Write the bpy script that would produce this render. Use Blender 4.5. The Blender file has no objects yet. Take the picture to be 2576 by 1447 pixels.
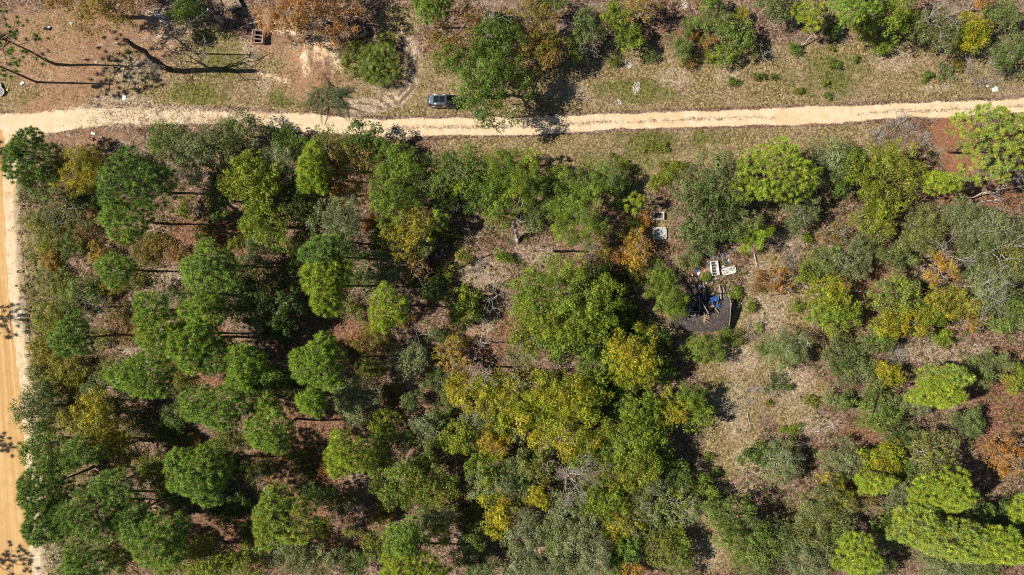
import bpy, bmesh, math, random
import numpy as np
from mathutils import Vector, Matrix

# ------------------------------------------------------------------ camera, sky, sun, exposure
scene = bpy.context.scene
D = 102.4                      # height of the drone above the ground (m)
cam_d = bpy.data.cameras.new('drone_camera')
cam_d.sensor_width = 36.0
cam_d.lens = 24.0
cam_d.clip_start = 1.0
cam_d.clip_end = 9000.0
cam = bpy.data.objects.new('drone_camera', cam_d)
cam.location = (0, 0, D)
cam.rotation_euler = (0, 0, 0)
scene.collection.objects.link(cam)
scene.camera = cam

SUN_EL = math.radians(43.0)
SUN_AZ = math.radians(180.0 - 1.5)      # the sun stands towards -X, shadows fall towards +X
world = bpy.data.worlds.new('World')
scene.world = world
world.use_nodes = True
wn = world.node_tree.nodes
bgn = wn['Background']
sky = wn.new('ShaderNodeTexSky')
sky.sky_type = 'NISHITA'
sky.sun_disc = False
sky.sun_elevation = SUN_EL
sky.sun_rotation = math.radians(270.0)
sky.altitude = 50
sky.air_density = 0.75
sky.dust_density = 0.35
sky.ozone_density = 1.0
world.node_tree.links.new(sky.outputs[0], bgn.inputs[0])
bgn.inputs[1].default_value = 0.056
sun_d = bpy.data.lights.new('sun', 'SUN')
sun_d.energy = 5.0
sun_d.angle = math.radians(0.53)
sun_d.color = (1.0, 0.92, 0.79)
sun = bpy.data.objects.new('sun', sun_d)
to_sun = Vector((math.cos(SUN_EL) * math.cos(SUN_AZ), math.cos(SUN_EL) * math.sin(SUN_AZ), math.sin(SUN_EL)))
sun.rotation_euler = to_sun.to_track_quat('Z', 'Y').to_euler()
sun.location = to_sun * 200
scene.collection.objects.link(sun)
scene.view_settings.view_transform = 'Standard'
scene.view_settings.look = 'None'
scene.view_settings.exposure = 0.42
scene.view_settings.gamma = 1.0
scene.view_settings.use_curve_mapping = False
scene.render.engine = 'CYCLES'
scene.cycles.max_bounces = 5
scene.cycles.diffuse_bounces = 2
scene.cycles.glossy_bounces = 2
scene.cycles.transmission_bounces = 3
scene.cycles.transparent_max_bounces = 4
scene.cycles.caustics_reflective = False
scene.cycles.caustics_refractive = False
scene.cycles.use_adaptive_sampling = True
scene.cycles.use_denoising = False
scene.cycles.pixel_filter_type = 'BLACKMAN_HARRIS'
scene.cycles.filter_width = 1.1

# ------------------------------------------------------------------ helpers
K = 153.6 / 2576.0             # metres on the ground per unit of the 2576-wide survey grid
CX, CY = 1288.0, 723.5
rs = np.random.default_rng(7)
COL = scene.collection

def G(x, y, z=0.0):
    """survey-grid point -> world point at height z"""
    s = K * (D - z) / D
    return Vector(((x - CX) * s, -(y - CY) * s, z))

def empty(name, loc, rz=0.0):
    o = bpy.data.objects.new(name, None)
    o.empty_display_size = 0.3
    o.location = loc
    o.rotation_euler = (0, 0, rz)
    COL.objects.link(o)
    return o

def tag(o, label, cat, group=None, kind=None):
    if label: o['label'] = label
    if cat: o['category'] = cat
    if group: o['group'] = group
    if kind: o['kind'] = kind
    return o

def fast_mesh(name, verts, faces_n, loops, mats, cols=None, smooth=False, extra=None):
    """verts (N,3), faces_n: verts per face array, loops: flat vertex indices"""
    me = bpy.data.meshes.new(name)
    nv, nf, nl = len(verts), len(faces_n), len(loops)
    me.vertices.add(nv)
    me.vertices.foreach_set('co', np.ascontiguousarray(verts, dtype=np.float32).ravel())
    me.loops.add(nl)
    me.loops.foreach_set('vertex_index', np.ascontiguousarray(loops, dtype=np.int32))
    me.polygons.add(nf)
    st = np.zeros(nf, dtype=np.int32)
    st[1:] = np.cumsum(faces_n)[:-1]
    me.polygons.foreach_set('loop_start', st)
    if smooth:
        me.polygons.foreach_set('use_smooth', np.ones(nf, dtype=bool))
    if cols is not None:
        a = me.attributes.new('col', 'FLOAT_COLOR', 'FACE')
        c4 = np.ones((nf, 4), dtype=np.float32)
        c4[:, :3] = cols
        a.data.foreach_set('color', c4.ravel())
    me.update(calc_edges=True)
    for m in (mats if isinstance(mats, (list, tuple)) else [mats]):
        me.materials.append(m)
    return me

def link(name, me, parent=None, loc=(0, 0, 0), rot=(0, 0, 0)):
    o = bpy.data.objects.new(name, me)
    COL.objects.link(o)
    o.parent = parent
    o.location = loc
    o.rotation_euler = rot
    return o

def unit(a):
    return a / np.maximum(np.linalg.norm(a, axis=-1, keepdims=True), 1e-9)

def tubes(segs, sides=4):
    """segs: list of (p0, p1, r0, r1) -> verts, faces_n, loops"""
    s = np.array([[*a, *b, c, d] for a, b, c, d in segs], dtype=np.float64)
    p0, p1, r0, r1 = s[:, 0:3], s[:, 3:6], s[:, 6], s[:, 7]
    ax = unit(p1 - p0)
    ref = np.where(np.abs(ax[:, 2:3]) > 0.9, np.array([[1.0, 0, 0]]), np.array([[0, 0, 1.0]]))
    u = unit(np.cross(ref, ax)); v = np.cross(ax, u)
    n = len(s)
    ang = np.arange(sides) * 2 * math.pi / sides
    ca, sa = np.cos(ang), np.sin(ang)
    ring = u[:, None, :] * ca[None, :, None] + v[:, None, :] * sa[None, :, None]
    va = p0[:, None, :] + ring * r0[:, None, None]
    vb = p1[:, None, :] + ring * r1[:, None, None]
    verts = np.concatenate([va, vb], axis=1).reshape(-1, 3)
    i = np.arange(sides); j = (i + 1) % sides
    q = np.stack([i, j, j + sides, i + sides], axis=1).ravel()
    loops = [(np.arange(n)[:, None] * 2 * sides + q[None, :]).ravel()]
    fn = [np.full(n * sides, 4)]
    cap = np.concatenate([i[::-1], i + sides])
    loops2 = (np.arange(n)[:, None] * 2 * sides + cap[None, :]).ravel()
    return verts, np.concatenate(fn + [np.full(2 * n, sides)]), np.concatenate(loops + [loops2])

def tube_obj(name, segs, mat, parent=None, sides=5, loc=(0, 0, 0)):
    v, fn, lp = tubes(segs, sides)
    return link(name, fast_mesh(name, v, fn, lp, mat), parent, loc)

def srgb(r, g, b):
    f = lambda c: (c / 255 / 12.92) if c / 255 <= 0.04045 else ((c / 255 + 0.055) / 1.055) ** 2.4
    return (f(r), f(g), f(b))

def vnoise(x, y, scale, seed):
    """smooth value noise on arrays, 0..1"""
    X, Y = np.asarray(x) * scale, np.asarray(y) * scale
    xi, yi = np.floor(X).astype(np.int64), np.floor(Y).astype(np.int64)
    fx, fy = X - xi, Y - yi
    fx = fx * fx * (3 - 2 * fx); fy = fy * fy * (3 - 2 * fy)
    def h(a, b):
        n = (a * 374761393 + b * 668265263 + seed * 974711) & 0x7fffffff
        n = ((n ^ (n >> 13)) * 1274126177) & 0x7fffffff
        return ((n ^ (n >> 16)) & 0xffff) / 65535.0
    return (h(xi, yi) * (1 - fx) + h(xi + 1, yi) * fx) * (1 - fy) + (h(xi, yi + 1) * (1 - fx) + h(xi + 1, yi + 1) * fx) * fy

def fbm(x, y, scale, seed, octs=4):
    t, a, s = 0.0, 0.5, 0.0
    for o in range(octs):
        t = t + a * vnoise(x, y, scale * 2 ** o, seed + o * 17); s += a; a *= 0.5
    return t / s

def sstep(a, b, x):
    t = np.clip((x - a) / (b - a), 0, 1)
    return t * t * (3 - 2 * t)

# ------------------------------------------------------------------ materials
def new_mat(name):
    m = bpy.data.materials.new(name)
    m.use_nodes = True
    nt = m.node_tree
    b = nt.nodes['Principled BSDF']
    return m, nt, b

def plain(name, color, rough=0.7, metal=0.0, var=0.25, scale=6.0, spec=0.3, bump=0.15):
    """a painted/raw surface: base colour with grain, blotches and a little relief"""
    m, nt, b = new_mat(name)
    N, L = nt.nodes, nt.links
    tc = N.new('ShaderNodeTexCoord')
    n1 = N.new('ShaderNodeTexNoise'); n1.inputs['Scale'].default_value = scale; n1.inputs['Detail'].default_value = 5
    L.new(tc.outputs['Object'], n1.inputs['Vector'])
    mx = N.new('ShaderNodeMix'); mx.data_type = 'RGBA'
    c = color
    mx.inputs[6].default_value = (c[0] * (1 - var), c[1] * (1 - var), c[2] * (1 - var), 1)
    mx.inputs[7].default_value = (min(1, c[0] * (1 + var)), min(1, c[1] * (1 + var)), min(1, c[2] * (1 + var)), 1)
    L.new(n1.outputs['Fac'], mx.inputs[0])
    L.new(mx.outputs[2], b.inputs['Base Color'])
    b.inputs['Roughness'].default_value = rough
    b.inputs['Metallic'].default_value = metal
    b.inputs['Specular IOR Level'].default_value = spec
    if bump:
        bp = N.new('ShaderNodeBump'); bp.inputs['Strength'].default_value = bump; bp.inputs['Distance'].default_value = 0.02
        L.new(n1.outputs['Fac'], bp.inputs['Height']); L.new(bp.outputs[0], b.inputs['Normal'])
    return m

def leaf_mat(name, trans=0.32, rough=0.45, spec=0.25):
    m, nt, b = new_mat(name)
    N, L = nt.nodes, nt.links
    at = N.new('ShaderNodeAttribute'); at.attribute_name = 'col'
    L.new(at.outputs['Color'], b.inputs['Base Color'])
    b.inputs['Roughness'].default_value = rough
    b.inputs['Specular IOR Level'].default_value = spec
    tr = N.new('ShaderNodeBsdfTranslucent')
    g = N.new('ShaderNodeMix'); g.data_type = 'RGBA'; g.blend_type = 'MULTIPLY'; g.inputs[0].default_value = 1.0
    g.inputs[7].default_value = (1.25, 1.3, 0.6, 1)
    L.new(at.outputs['Color'], g.inputs[6]); L.new(g.outputs[2], tr.inputs['Color'])
    ms = N.new('ShaderNodeMixShader'); ms.inputs[0].default_value = trans
    L.new(b.outputs[0], ms.inputs[1]); L.new(tr.outputs[0], ms.inputs[2])
    L.new(ms.outputs[0], N['Material Output'].inputs['Surface'])
    return m

M_LEAF = leaf_mat('broad_leaves')
M_NEEDLE = leaf_mat('pine_needles', 0.2, 0.4, 0.3)
M_GRASS = leaf_mat('grass_blades', 0.2, 0.7, 0.1)
M_BARK_DARK = plain('dark_bark', (0.10, 0.075, 0.06), 0.9, 0, 0.4, 9, 0.1)
M_BARK_PINE = plain('pine_bark', (0.13, 0.09, 0.07), 0.9, 0, 0.4, 9, 0.1)
M_BARK_GREY = plain('grey_bark', (0.30, 0.27, 0.24), 0.9, 0, 0.35, 9, 0.1)
M_DEAD = plain('bleached_dead_wood', (0.44, 0.40, 0.36), 0.9, 0, 0.35, 7, 0.1)
M_MOSS = plain('lichened_dead_wood', (0.30, 0.30, 0.27), 0.95, 0, 0.3, 7, 0.1)
# ------------------------------------------------------------------ ground, tracks
def ground_material():
    m, nt, b = new_mat('forest_floor_and_sand')
    N, L = nt.nodes, nt.links
    tc = N.new('ShaderNodeTexCoord')
    def noise(scale, detail=4, rough=0.55, dist=0.0, vec=None):
        n = N.new('ShaderNodeTexNoise')
        n.inputs['Scale'].default_value = scale; n.inputs['Detail'].default_value = detail
        n.inputs['Roughness'].default_value = rough; n.inputs['Distortion'].default_value = dist
        L.new(vec or tc.outputs['Object'], n.inputs['Vector'])
        return n.outputs['Fac']
    def ramp(fac, stops):
        r = N.new('ShaderNodeValToRGB')
        while len(r.color_ramp.elements) < len(stops): r.color_ramp.elements.new(0.5)
        for e, (p, c) in zip(r.color_ramp.elements, stops):
            e.position = p; e.color = (*c, 1)
        L.new(fac, r.inputs[0]); return r.outputs['Color']
    def math_(op, a, bb, clamp=False):
        n = N.new('ShaderNodeMath'); n.operation = op; n.use_clamp = clamp
        for i, v in enumerate((a, bb)):
            if isinstance(v, (int, float)): n.inputs[i].default_value = v
            else: L.new(v, n.inputs[i])
        return n.outputs[0]
    def mix(f, a, bb, blend='MIX'):
        n = N.new('ShaderNodeMix'); n.data_type = 'RGBA'; n.blend_type = blend
        for sock, v in ((n.inputs[0], f), (n.inputs[6], a), (n.inputs[7], bb)):
            if isinstance(v, (int, float)): sock.default_value = v
            elif isinstance(v, tuple): sock.default_value = (*v, 1)
            else: L.new(v, sock)
        return n.outputs[2]
    def smooth(v, lo, hi):
        n = N.new('ShaderNodeMapRange'); n.interpolation_type = 'SMOOTHSTEP'
        n.inputs['From Min'].default_value = lo; n.inputs['From Max'].default_value = hi
        L.new(v, n.inputs['Value']); return n.outputs['Result']
    def attr(name):
        a = N.new('ShaderNodeAttribute'); a.attribute_name = name
        s = N.new('ShaderNodeSeparateColor'); L.new(a.outputs['Color'], s.inputs[0])
        return s.outputs[0], s.outputs[1], s.outputs[2]
    sand, road, grass = attr('mask_a')
    red, pale, brown = attr('mask_b')
    rut, green, yard = attr('mask_c')
    nL, nM, nS, nF = noise(0.22, 4), noise(0.9, 4), noise(3.2, 3, 0.6), noise(9.0, 2, 0.6)
    def voro(scale):
        v = N.new('ShaderNodeTexVoronoi'); v.inputs['Scale'].default_value = scale
        L.new(tc.outputs['Object'], v.inputs['Vector'])
        s = N.new('ShaderNodeSeparateColor'); L.new(v.outputs['Color'], s.inputs[0]); return s.outputs[0], s.outputs[1]
    vA, vB = voro(5.0)
    vC, vD = voro(2.4)
    fine = math_('ADD', math_('MULTIPLY', nF, 0.55), math_('MULTIPLY', vA, 0.45))
    fine2 = math_('ADD', math_('MULTIPLY', nS, 0.6), math_('MULTIPLY', vB, 0.4))
    # leaf litter: dark duff, brown leaves, pale dry leaves
    litter = ramp(fine, [(0.26, (0.034, 0.022, 0.016)), (0.43, (0.14, 0.093, 0.064)), (0.58, (0.265, 0.18, 0.130)), (0.76, (0.48, 0.37, 0.285))])
    litter = mix(math_('MULTIPLY', smooth(nM, 0.46, 0.62), 0.75), litter, (0.062, 0.048, 0.028), 'MIX')
    litter = mix(math_('MULTIPLY', smooth(nL, 0.5, 0.66), 0.5), litter, (0.30, 0.23, 0.175), 'MIX')
    straw = ramp(fine, [(0.24, (0.05, 0.024, 0.015)), (0.45, (0.18, 0.09, 0.054)), (0.62, (0.265, 0.145, 0.09)), (0.8, (0.42, 0.27, 0.18))])
    edge = lambda mask, k=0.9, lo=0.42, hi=0.6: smooth(math_('ADD', mask, math_('MULTIPLY', math_('SUBTRACT', math_('ADD', math_('MULTIPLY', nM, 0.5), math_('MULTIPLY', nS, 0.5)), 0.5), k)), lo, hi)
    col = mix(edge(red, 0.8, 0.3, 0.7), litter, straw)
    # dry grass
    dry = ramp(fine2, [(0.27, (0.07, 0.052, 0.02)), (0.42, (0.165, 0.128, 0.054)), (0.58, (0.275, 0.21, 0.10)), (0.76, (0.50, 0.40, 0.24))])
    lush = ramp(fine2, [(0.27, (0.04, 0.042, 0.010)), (0.48, (0.125, 0.128, 0.032)), (0.78, (0.28, 0.25, 0.09))])
    dry = mix(edge(green, 1.2, 0.3, 0.75), dry, lush)
    tanlit = ramp(fine, [(0.27, (0.09, 0.06, 0.034)), (0.48, (0.26, 0.18, 0.108)), (0.76, (0.55, 0.43, 0.29))])
    dry = mix(math_('MULTIPLY', smooth(nL, 0.45, 0.62), 0.65), dry, tanlit)
    col = mix(edge(grass, 0.9, 0.35, 0.65), col, dry)
    # trampled brown yard
    yardc = ramp(fine2, [(0.25, (0.22, 0.125, 0.070)), (0.55, (0.35, 0.215, 0.130)), (0.8, (0.47, 0.32, 0.21))])
    yl = math_('ADD', math_('MULTIPLY', nL, 1.0), math_('MULTIPLY', nM, 0.8))
    col = mix(smooth(math_('ADD', yard, math_('MULTIPLY', math_('SUBTRACT', yl, 0.9), 1.6)), 0.25, 0.8), col, yardc)
    redsoil = ramp(fine2, [(0.25, (0.19, 0.085, 0.045)), (0.55, (0.29, 0.14, 0.08)), (0.8, (0.37, 0.20, 0.12))])
    col = mix(edge(brown, 0.5, 0.35, 0.65), col, redsoil)
    # pale lichen / bleached sand patches
    palec = ramp(fine, [(0.25, (0.20, 0.145, 0.10)), (0.5, (0.42, 0.325, 0.24)), (0.76, (0.66, 0.55, 0.43))])
    nSF = math_('ADD', math_('MULTIPLY', nS, 0.55), math_('MULTIPLY', nF, 0.45))
    col = mix(math_('MULTIPLY', smooth(math_('ADD', pale, math_('MULTIPLY', math_('SUBTRACT', math_('ADD', math_('MULTIPLY', nSF, 0.75), math_('MULTIPLY', nM, 0.25)), 0.5), 1.9)), 0.34, 0.66), 0.85), col, palec)
    # sand of the track: bright wheel ruts, litter caught between them
    sandc = ramp(math_('ADD', math_('MULTIPLY', nM, 0.6), math_('MULTIPLY', nF, 0.4)), [(0.3, (0.58, 0.43, 0.26)), (0.5, (0.70, 0.55, 0.37)), (0.72, (0.80, 0.67, 0.50))])
    sandc = mix(math_('MULTIPLY', smooth(nL, 0.5, 0.66), 0.45), sandc, (0.64, 0.44, 0.22))
    col = mix(smooth(math_('ADD', sand, math_('MULTIPLY', math_('SUBTRACT', math_('ADD', math_('MULTIPLY', nSF, 0.7), math_('MULTIPLY', nM, 0.3)), 0.5), 1.7)), 0.32, 0.58), col, sandc)
    # graded clay road
    sep = N.new('ShaderNodeSeparateXYZ'); L.new(tc.outputs['Object'], sep.inputs[0])
    comb = N.new('ShaderNodeCombineXYZ')
    L.new(math_('MULTIPLY', math_('ADD', sep.outputs[0], math_('MULTIPLY', sep.outputs[1], 0.072)), 1.3), comb.inputs[0])
    L.new(math_('MULTIPLY', sep.outputs[1], 0.03), comb.inputs[1])
    streak = math_('ADD', math_('MULTIPLY', noise(1.0, 5, 0.6, 0.6, comb.outputs[0]), 0.72), math_('MULTIPLY', nM, 0.28))
    clay = ramp(math_('ADD', math_('MULTIPLY', streak, 0.8), math_('MULTIPLY', nF, 0.2)), [(0.34, (0.44, 0.25, 0.095)), (0.5, (0.56, 0.35, 0.15)), (0.66, (0.68, 0.48, 0.25))])
    col = mix(edge(road, 0.25, 0.4, 0.6), col, clay)
    col = mix(math_('MULTIPLY', edge(rut, 1.0, 0.35, 0.7), 0.8), col, (0.13, 0.085, 0.05))
    L.new(col, b.inputs['Base Color'])
    b.inputs['Roughness'].default_value = 0.95
    b.inputs['Specular IOR Level'].default_value = 0.08
    hgt = math_('ADD', math_('MULTIPLY', fine, 0.5), math_('MULTIPLY', nS, 0.5))
    bp = N.new('ShaderNodeBump'); bp.inputs['Distance'].default_value = 0.16
    L.new(math_('SUBTRACT', 0.75, math_('MULTIPLY', math_('MAXIMUM', sand, road), 0.55)), bp.inputs['Strength'])
    L.new(hgt, bp.inputs['Height']); L.new(bp.outputs[0], b.inputs['Normal'])
    return m

TX = np.array([-300, 0, 60, 130, 220, 300, 420, 520, 640, 770, 960, 1120, 1288, 1455, 1622, 1789, 1930, 2100, 2266, 2433, 2576, 2900])
TT = np.array([300, 288, 286, 276, 268, 264, 268, 272, 276, 284, 297, 296, 294, 290, 282, 277, 272, 264, 259, 254, 244, 225])
TB = np.array([340, 345, 350, 340, 325, 322, 318, 318, 320, 337, 345, 345, 341, 334, 325, 320, 317, 312, 299, 294, 284, 262])
RY = np.array([-400, 0, 285, 350, 430, 483, 723, 917, 964, 1164, 1331, 1447, 1900])
RX = np.array([-50, -30, -12, 12, 6, 8, 20, 43, 50, 63, 72, 80, 112])

def ell(x, y, cx, cy, rx, ry, rot=0.0):
    c, s = math.cos(rot), math.sin(rot)
    dx, dy = x - cx, y - cy
    u, v = (dx * c + dy * s) / rx, (-dx * s + dy * c) / ry
    return 1.0 - sstep(0.45, 1.25, np.sqrt(u * u + v * v))

def poly_dist(x, y, pts):
    d = np.full(np.shape(x), 1e9)
    for (ax, ay), (bx, by) in zip(pts[:-1], pts[1:]):
        ux, uy = bx - ax, by - ay
        t = np.clip(((x - ax) * ux + (y - ay) * uy) / (ux * ux + uy * uy), 0, 1)
        d = np.minimum(d, np.hypot(x - ax - t * ux, y - ay - t * uy))
    return d

def ground_masks(x, y):
    z0 = np.zeros(np.shape(x))
    yt, yb = np.interp(x, TX, TT), np.interp(x, TX, TB)
    yc, hw = (yt + yb) / 2, (yb - yt) / 2
    wob = (fbm(x, y, 0.02, 3) - 0.5) * 10
    t = (y - yc + wob) / hw
    sand = 1 - sstep(0.62, 1.22, np.abs(t))
    mid = (1 - sstep(0.14, 0.5, np.abs(t - 0.05))) * sstep(800, 1000, x) * (1 - 0.9 * sstep(1930, 2000, x) * (1 - sstep(2090, 2180, x)))
    sand = sand * 0.84 * (1 - 0.44 * mid)
    fade = 1 - sstep(620, 800, x) * 1.0
    sand = sand * (1 - fade * 0.43 * sstep(60, 300, x))
    sand = np.maximum(sand, ell(x, y, 45, 318, 95, 36, 0.05))
    sand = np.maximum(sand, 0.40 * ell(x, y, 330, 288, 330, 46, 0.0))
    rx = np.interp(y, RY, RX)
    road = 1 - sstep(-3, 3, x - rx)
    shoulder = (1 - sstep(14, 34, np.abs(x - rx - 14)))
    sand = np.maximum(sand, 0.62 * shoulder * sstep(330, 420, y))
    sand = np.maximum(sand, ell(x, y, 2, 370, 30, 80) * 0.8)
    # driven loop, mound and bare patches by the yard
    loop = 1 - sstep(10, 34, poly_dist(x, y, [(1033, 110), (1038, 180), (1030, 220), (1003, 248), (950, 264), (890, 268)]))
    grass = z0.copy()
    band_n = sstep(0, 12, yt - y) * sstep(0, 60, y + 40)
    grass = np.maximum(grass, band_n * (1 - sstep(120, 200, yt - y)) * 0.9)
    grass = np.maximum(grass, sstep(0, 10, y - yb) * (1 - sstep(70, 120, y - yb)) * sstep(1020, 1180, x) * (1 - sstep(2150, 2300, x)))
    for e in ((520, 170, 150, 120), (740, 235, 110, 60), (1640, 190, 260, 90), (2060, 190, 260, 90), (1000, 60, 70, 60),
              (1560, 440, 130, 60), (1880, 930, 150, 150), (1840, 1080, 90, 160), (1960, 800, 110, 130), (2000, 990, 120, 60), (1800, 1350, 70, 110), (1800, 1010, 90, 70), (1930, 700, 60, 90), (1640, 560, 60, 60), (90, 240, 90, 60), (150, 120, 160, 120), (1890, 810, 60, 60), (1990, 1010, 80, 80)):
        grass = np.maximum(grass, 0.85 * ell(x, y, *e))
    green = z0.copy()
    for e in ((560, 150, 80, 70), (500, 235, 110, 40), (720, 245, 60, 30), (540, 70, 80, 60), (930, 60, 70, 60), (1560, 400, 150, 60), (1680, 350, 200, 40), (90, 260, 70, 40), (2080, 190, 150, 70), (1600, 230, 150, 40), (1830, 1000, 70, 70)):
        green = np.maximum(green, 0.75 * ell(x, y, *e))
    weeds = sstep(24, 40, x - rx) * (1 - sstep(120, 210, x - rx)) * sstep(470, 560, y)
    green = np.maximum(green, 0.55 * weeds); grass = np.maximum(grass, 0.6 * weeds)
    red = 0.42 + 0.3 * (fbm(x, y, 0.006, 21) - 0.5)
    for e in ((560, 600, 170, 90), (780, 1150, 190, 200), (2530, 1030, 120, 200), (820, 860, 180, 80), (1210, 840, 120, 70), (500, 900, 120, 120), (2150, 700, 90, 70), (700, 1350, 300, 110), (2200, 1080, 120, 40), (2470, 500, 130, 60)):
        red = np.maximum(red, 0.9 * ell(x, y, *e))
    brown = np.maximum(ell(x, y, 2395, 335, 75, 45, -0.05), 0.85 * ell(x, y, 2420, 400, 60, 55))
    drive = 1 - sstep(16, 75, poly_dist(x, y, [(225, -40), (228, 60), (232, 130), (215, 200), (160, 255), (90, 285)]))
    brown = np.maximum(brown, 0.42 * drive)
    yard = np.maximum(0.75 * ell(x, y, 130, 130, 200, 170), ell(x, y, 330, 90, 170, 120) * 0.6)
    yard = np.maximum(yard, 0.9 * drive)
    yard = np.maximum(yard, 0.75 * ell(x, y, 780, 190, 110, 90))
    yard = np.maximum(yard, 0.6 * ell(x, y, 240, 345, 170, 28))
    yard = np.maximum(yard, 0.6 * ell(x, y, 690, 90, 80, 90))
    pale = z0.copy()
    for e in ((628, 132, 34, 46, 0.2), (330, 180, 60, 60), (300, 250, 120, 20), (130, 190, 16, 22, .6), (400, 40, 60, 40), (665, 215, 26, 40, 0.2), (430, 80, 70, 50), (1690, 195, 70, 40), (1830, 190, 50, 30), (2240, 150, 90, 50),
              (2360, 220, 70, 22), (2420, 890, 130, 34), (1880, 1150, 60, 70), (1850, 1060, 50, 70), (1890, 900, 60, 40), (1780, 1390, 60, 60), (1880, 1230, 50, 40),
              (1600, 222, 16, 22), (1582, 160, 12, 16), (2010, 1010, 60, 40), (1210, 690, 100, 60), (1200, 810, 80, 50), (1930, 760, 90, 110), (1860, 900, 80, 60), (1840, 1000, 70, 70), (1990, 960, 90, 60), (2040, 1070, 100, 40), (1340, 640, 90, 40), (2350, 885, 160, 40), (1990, 600, 60, 40), (420, 700, 70, 40), (1010, 960, 50, 40), (890, 1200, 60, 30), (1430, 230, 90, 50), (960, 215, 40, 30), (130, 1400, 50, 50), (400, 830, 60, 60), (340, 900, 70, 40), (1910, 690, 60, 50)):
        pale = np.maximum(pale, 0.50 * ell(x, y, *e))
    sandp = z0.copy()
    for e in ((811, 125, 66, 52, 0.2), (690, 195, 70, 14, 0.25), (770, 160, 22, 50), (720, 70, 60, 30), (990, 250, 50, 16), (850, 165, 30, 30)):
        sandp = np.maximum(sandp, 0.44 * ell(x, y, *e))
    sand = np.maximum(sand, np.maximum(sandp, 0.30 * loop))
    pale = np.maximum(pale, 0.75 * loop)
    rut = z0.copy()
    for off in (-14, -5, 6, 14):
        rut = np.maximum(rut, 1 - sstep(1.2, 3.6, poly_dist(x, y, [(1033 + off, 120), (1038 + off, 180), (1030 + off * .9, 222), (1003 + off * .5, 248 + off * .7), (950, 264 + off), (900, 268 + off)])))
    for k in range(6):
        rut = np.maximum(rut, 0.8 * (1 - sstep(1.2, 3.4, poly_dist(x, y, [(776 + k * 14, 150 + (k % 3) * 12), (790 + k * 13, 190), (792 + k * 15, 228 + (k % 2) * 12)]))))
    return sand, road, grass, red, pale, brown, rut * 0.8, green, yard, loop, np.abs(t) < 1.02, (x < rx + 1)

def ground_height(x, y):
    """metres, at survey-grid points"""
    h = (fbm(x, y, 0.05, 5) - 0.5) * 0.16 + (fbm(x, y, 0.25, 9, 2) - 0.5) * 0.05
    sand, road, *_ = ground_masks(x, y)
    h = h * (1 - 0.7 * np.maximum(sand, road))
    m = ell(x, y, 805, 125, 70, 58, 0.2)
    h = h + m * (0.2 + 2.6 * np.abs(fbm(x, y, 0.05, 31, 3) - 0.5) + 0.9 * fbm(x, y, 0.11, 37, 2)) * 0.75
    rx = np.interp(y, RY, RX)
    h = h - 0.35 * (1 - sstep(3, 9, np.abs(x - rx - 38))) * sstep(430, 520, y)
    return h

def build_ground():
    mat = ground_material()
    step = 0.4 / K
    xs = np.arange(-70, 2650, step); ys = np.arange(-60, 1510, step)
    far = np.array([300, 900, 2500, 8000, 30000, 70000.0])
    xs = np.concatenate([xs[0] - far[::-1], xs, xs[-1] + far])
    ys = np.concatenate([ys[0] - far[::-1], ys, ys[-1] + far])
    gx, gy = np.meshgrid(xs, ys)
    nx, ny = len(xs), len(ys)
    x, y = gx.ravel(), gy.ravel()
    mk = ground_masks(x, y)
    z = ground_height(x, y)
    z = np.where((x < -70) | (x > 2650) | (y < -60) | (y > 1510), 0.0, z)
    co = np.stack([(x - CX) * K, -(y - CY) * K, z], axis=1)
    idx = np.arange(nx * ny).reshape(ny, nx)
    quads = np.stack([idx[1:, :-1], idx[1:, 1:], idx[:-1, 1:], idx[:-1, :-1]], axis=-1).reshape(-1, 4)
    fx, fy = x[quads].mean(1), y[quads].mean(1)
    fm = ground_masks(fx, fy)
    in_track = fm[10] & (fx > -70) & (fx < 2650)
    in_road = fm[11] & (fy > -60) & (fy < 1510) & (fx > -70)
    in_loop = fm[9] > 0.45
    cls = np.zeros(len(quads), dtype=int)
    cls[in_loop] = 3; cls[in_track] = 1; cls[in_road] = 2
    for c, nm in ((0, 'ground'), (1, 'sandy_track'), (2, 'dirt_road'), (3, 'driveway')):
        q = quads[cls == c]
        used, inv = np.unique(q.ravel(), return_inverse=True)
        me = fast_mesh(nm, co[used], np.full(len(q), 4), inv, mat, smooth=True)
        for an, ch in (('mask_a', (0, 1, 2)), ('mask_b', (3, 4, 5)), ('mask_c', (6, 7, 8))):
            a = me.attributes.new(an, 'FLOAT_COLOR', 'POINT')
            d = np.ones((len(used), 4), dtype=np.float32)
            for i, k in enumerate(ch): d[:, i] = mk[k][used]
            a.data.foreach_set('color', d.ravel())
        o = link(nm, me)
        o['kind'] = 'structure'
build_ground()
def gz(x, y):
    return float(ground_height(np.array([float(x)]), np.array([float(y)]))[0])
# ------------------------------------------------------------------ vegetation builders
PAL = {  # leaf colours (linear albedo)
    'dg': (0.092, 0.150, 0.030), 'mg': (0.165, 0.242, 0.038), 'gg': (0.210, 0.240, 0.094), 'sg': (0.265, 0.300, 0.160),
    'yg': (0.255, 0.315, 0.030), 'ol': (0.230, 0.230, 0.042), 'ye': (0.420, 0.350, 0.030), 'or': (0.470, 0.235, 0.040), 'ru': (0.330, 0.175, 0.065),
    'pb': (0.300, 0.420, 0.048), 'pm': (0.275, 0.395, 0.092), 'pd': (0.140, 0.230, 0.052), 'py': (0.420, 0.460, 0.050), 'dk': (0.055, 0.090, 0.022),
}
CNAME = {'dg': 'dark green', 'mg': 'green', 'gg': 'grey-green', 'sg': 'silvery green', 'yg': 'yellow-green', 'ol': 'olive', 'ye': 'yellow',
         'or': 'orange', 'ru': 'rusty brown', 'pb': 'bright green', 'pm': 'green', 'pd': 'dark green', 'py': 'lime green', 'dk': 'blackish green'}
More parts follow.
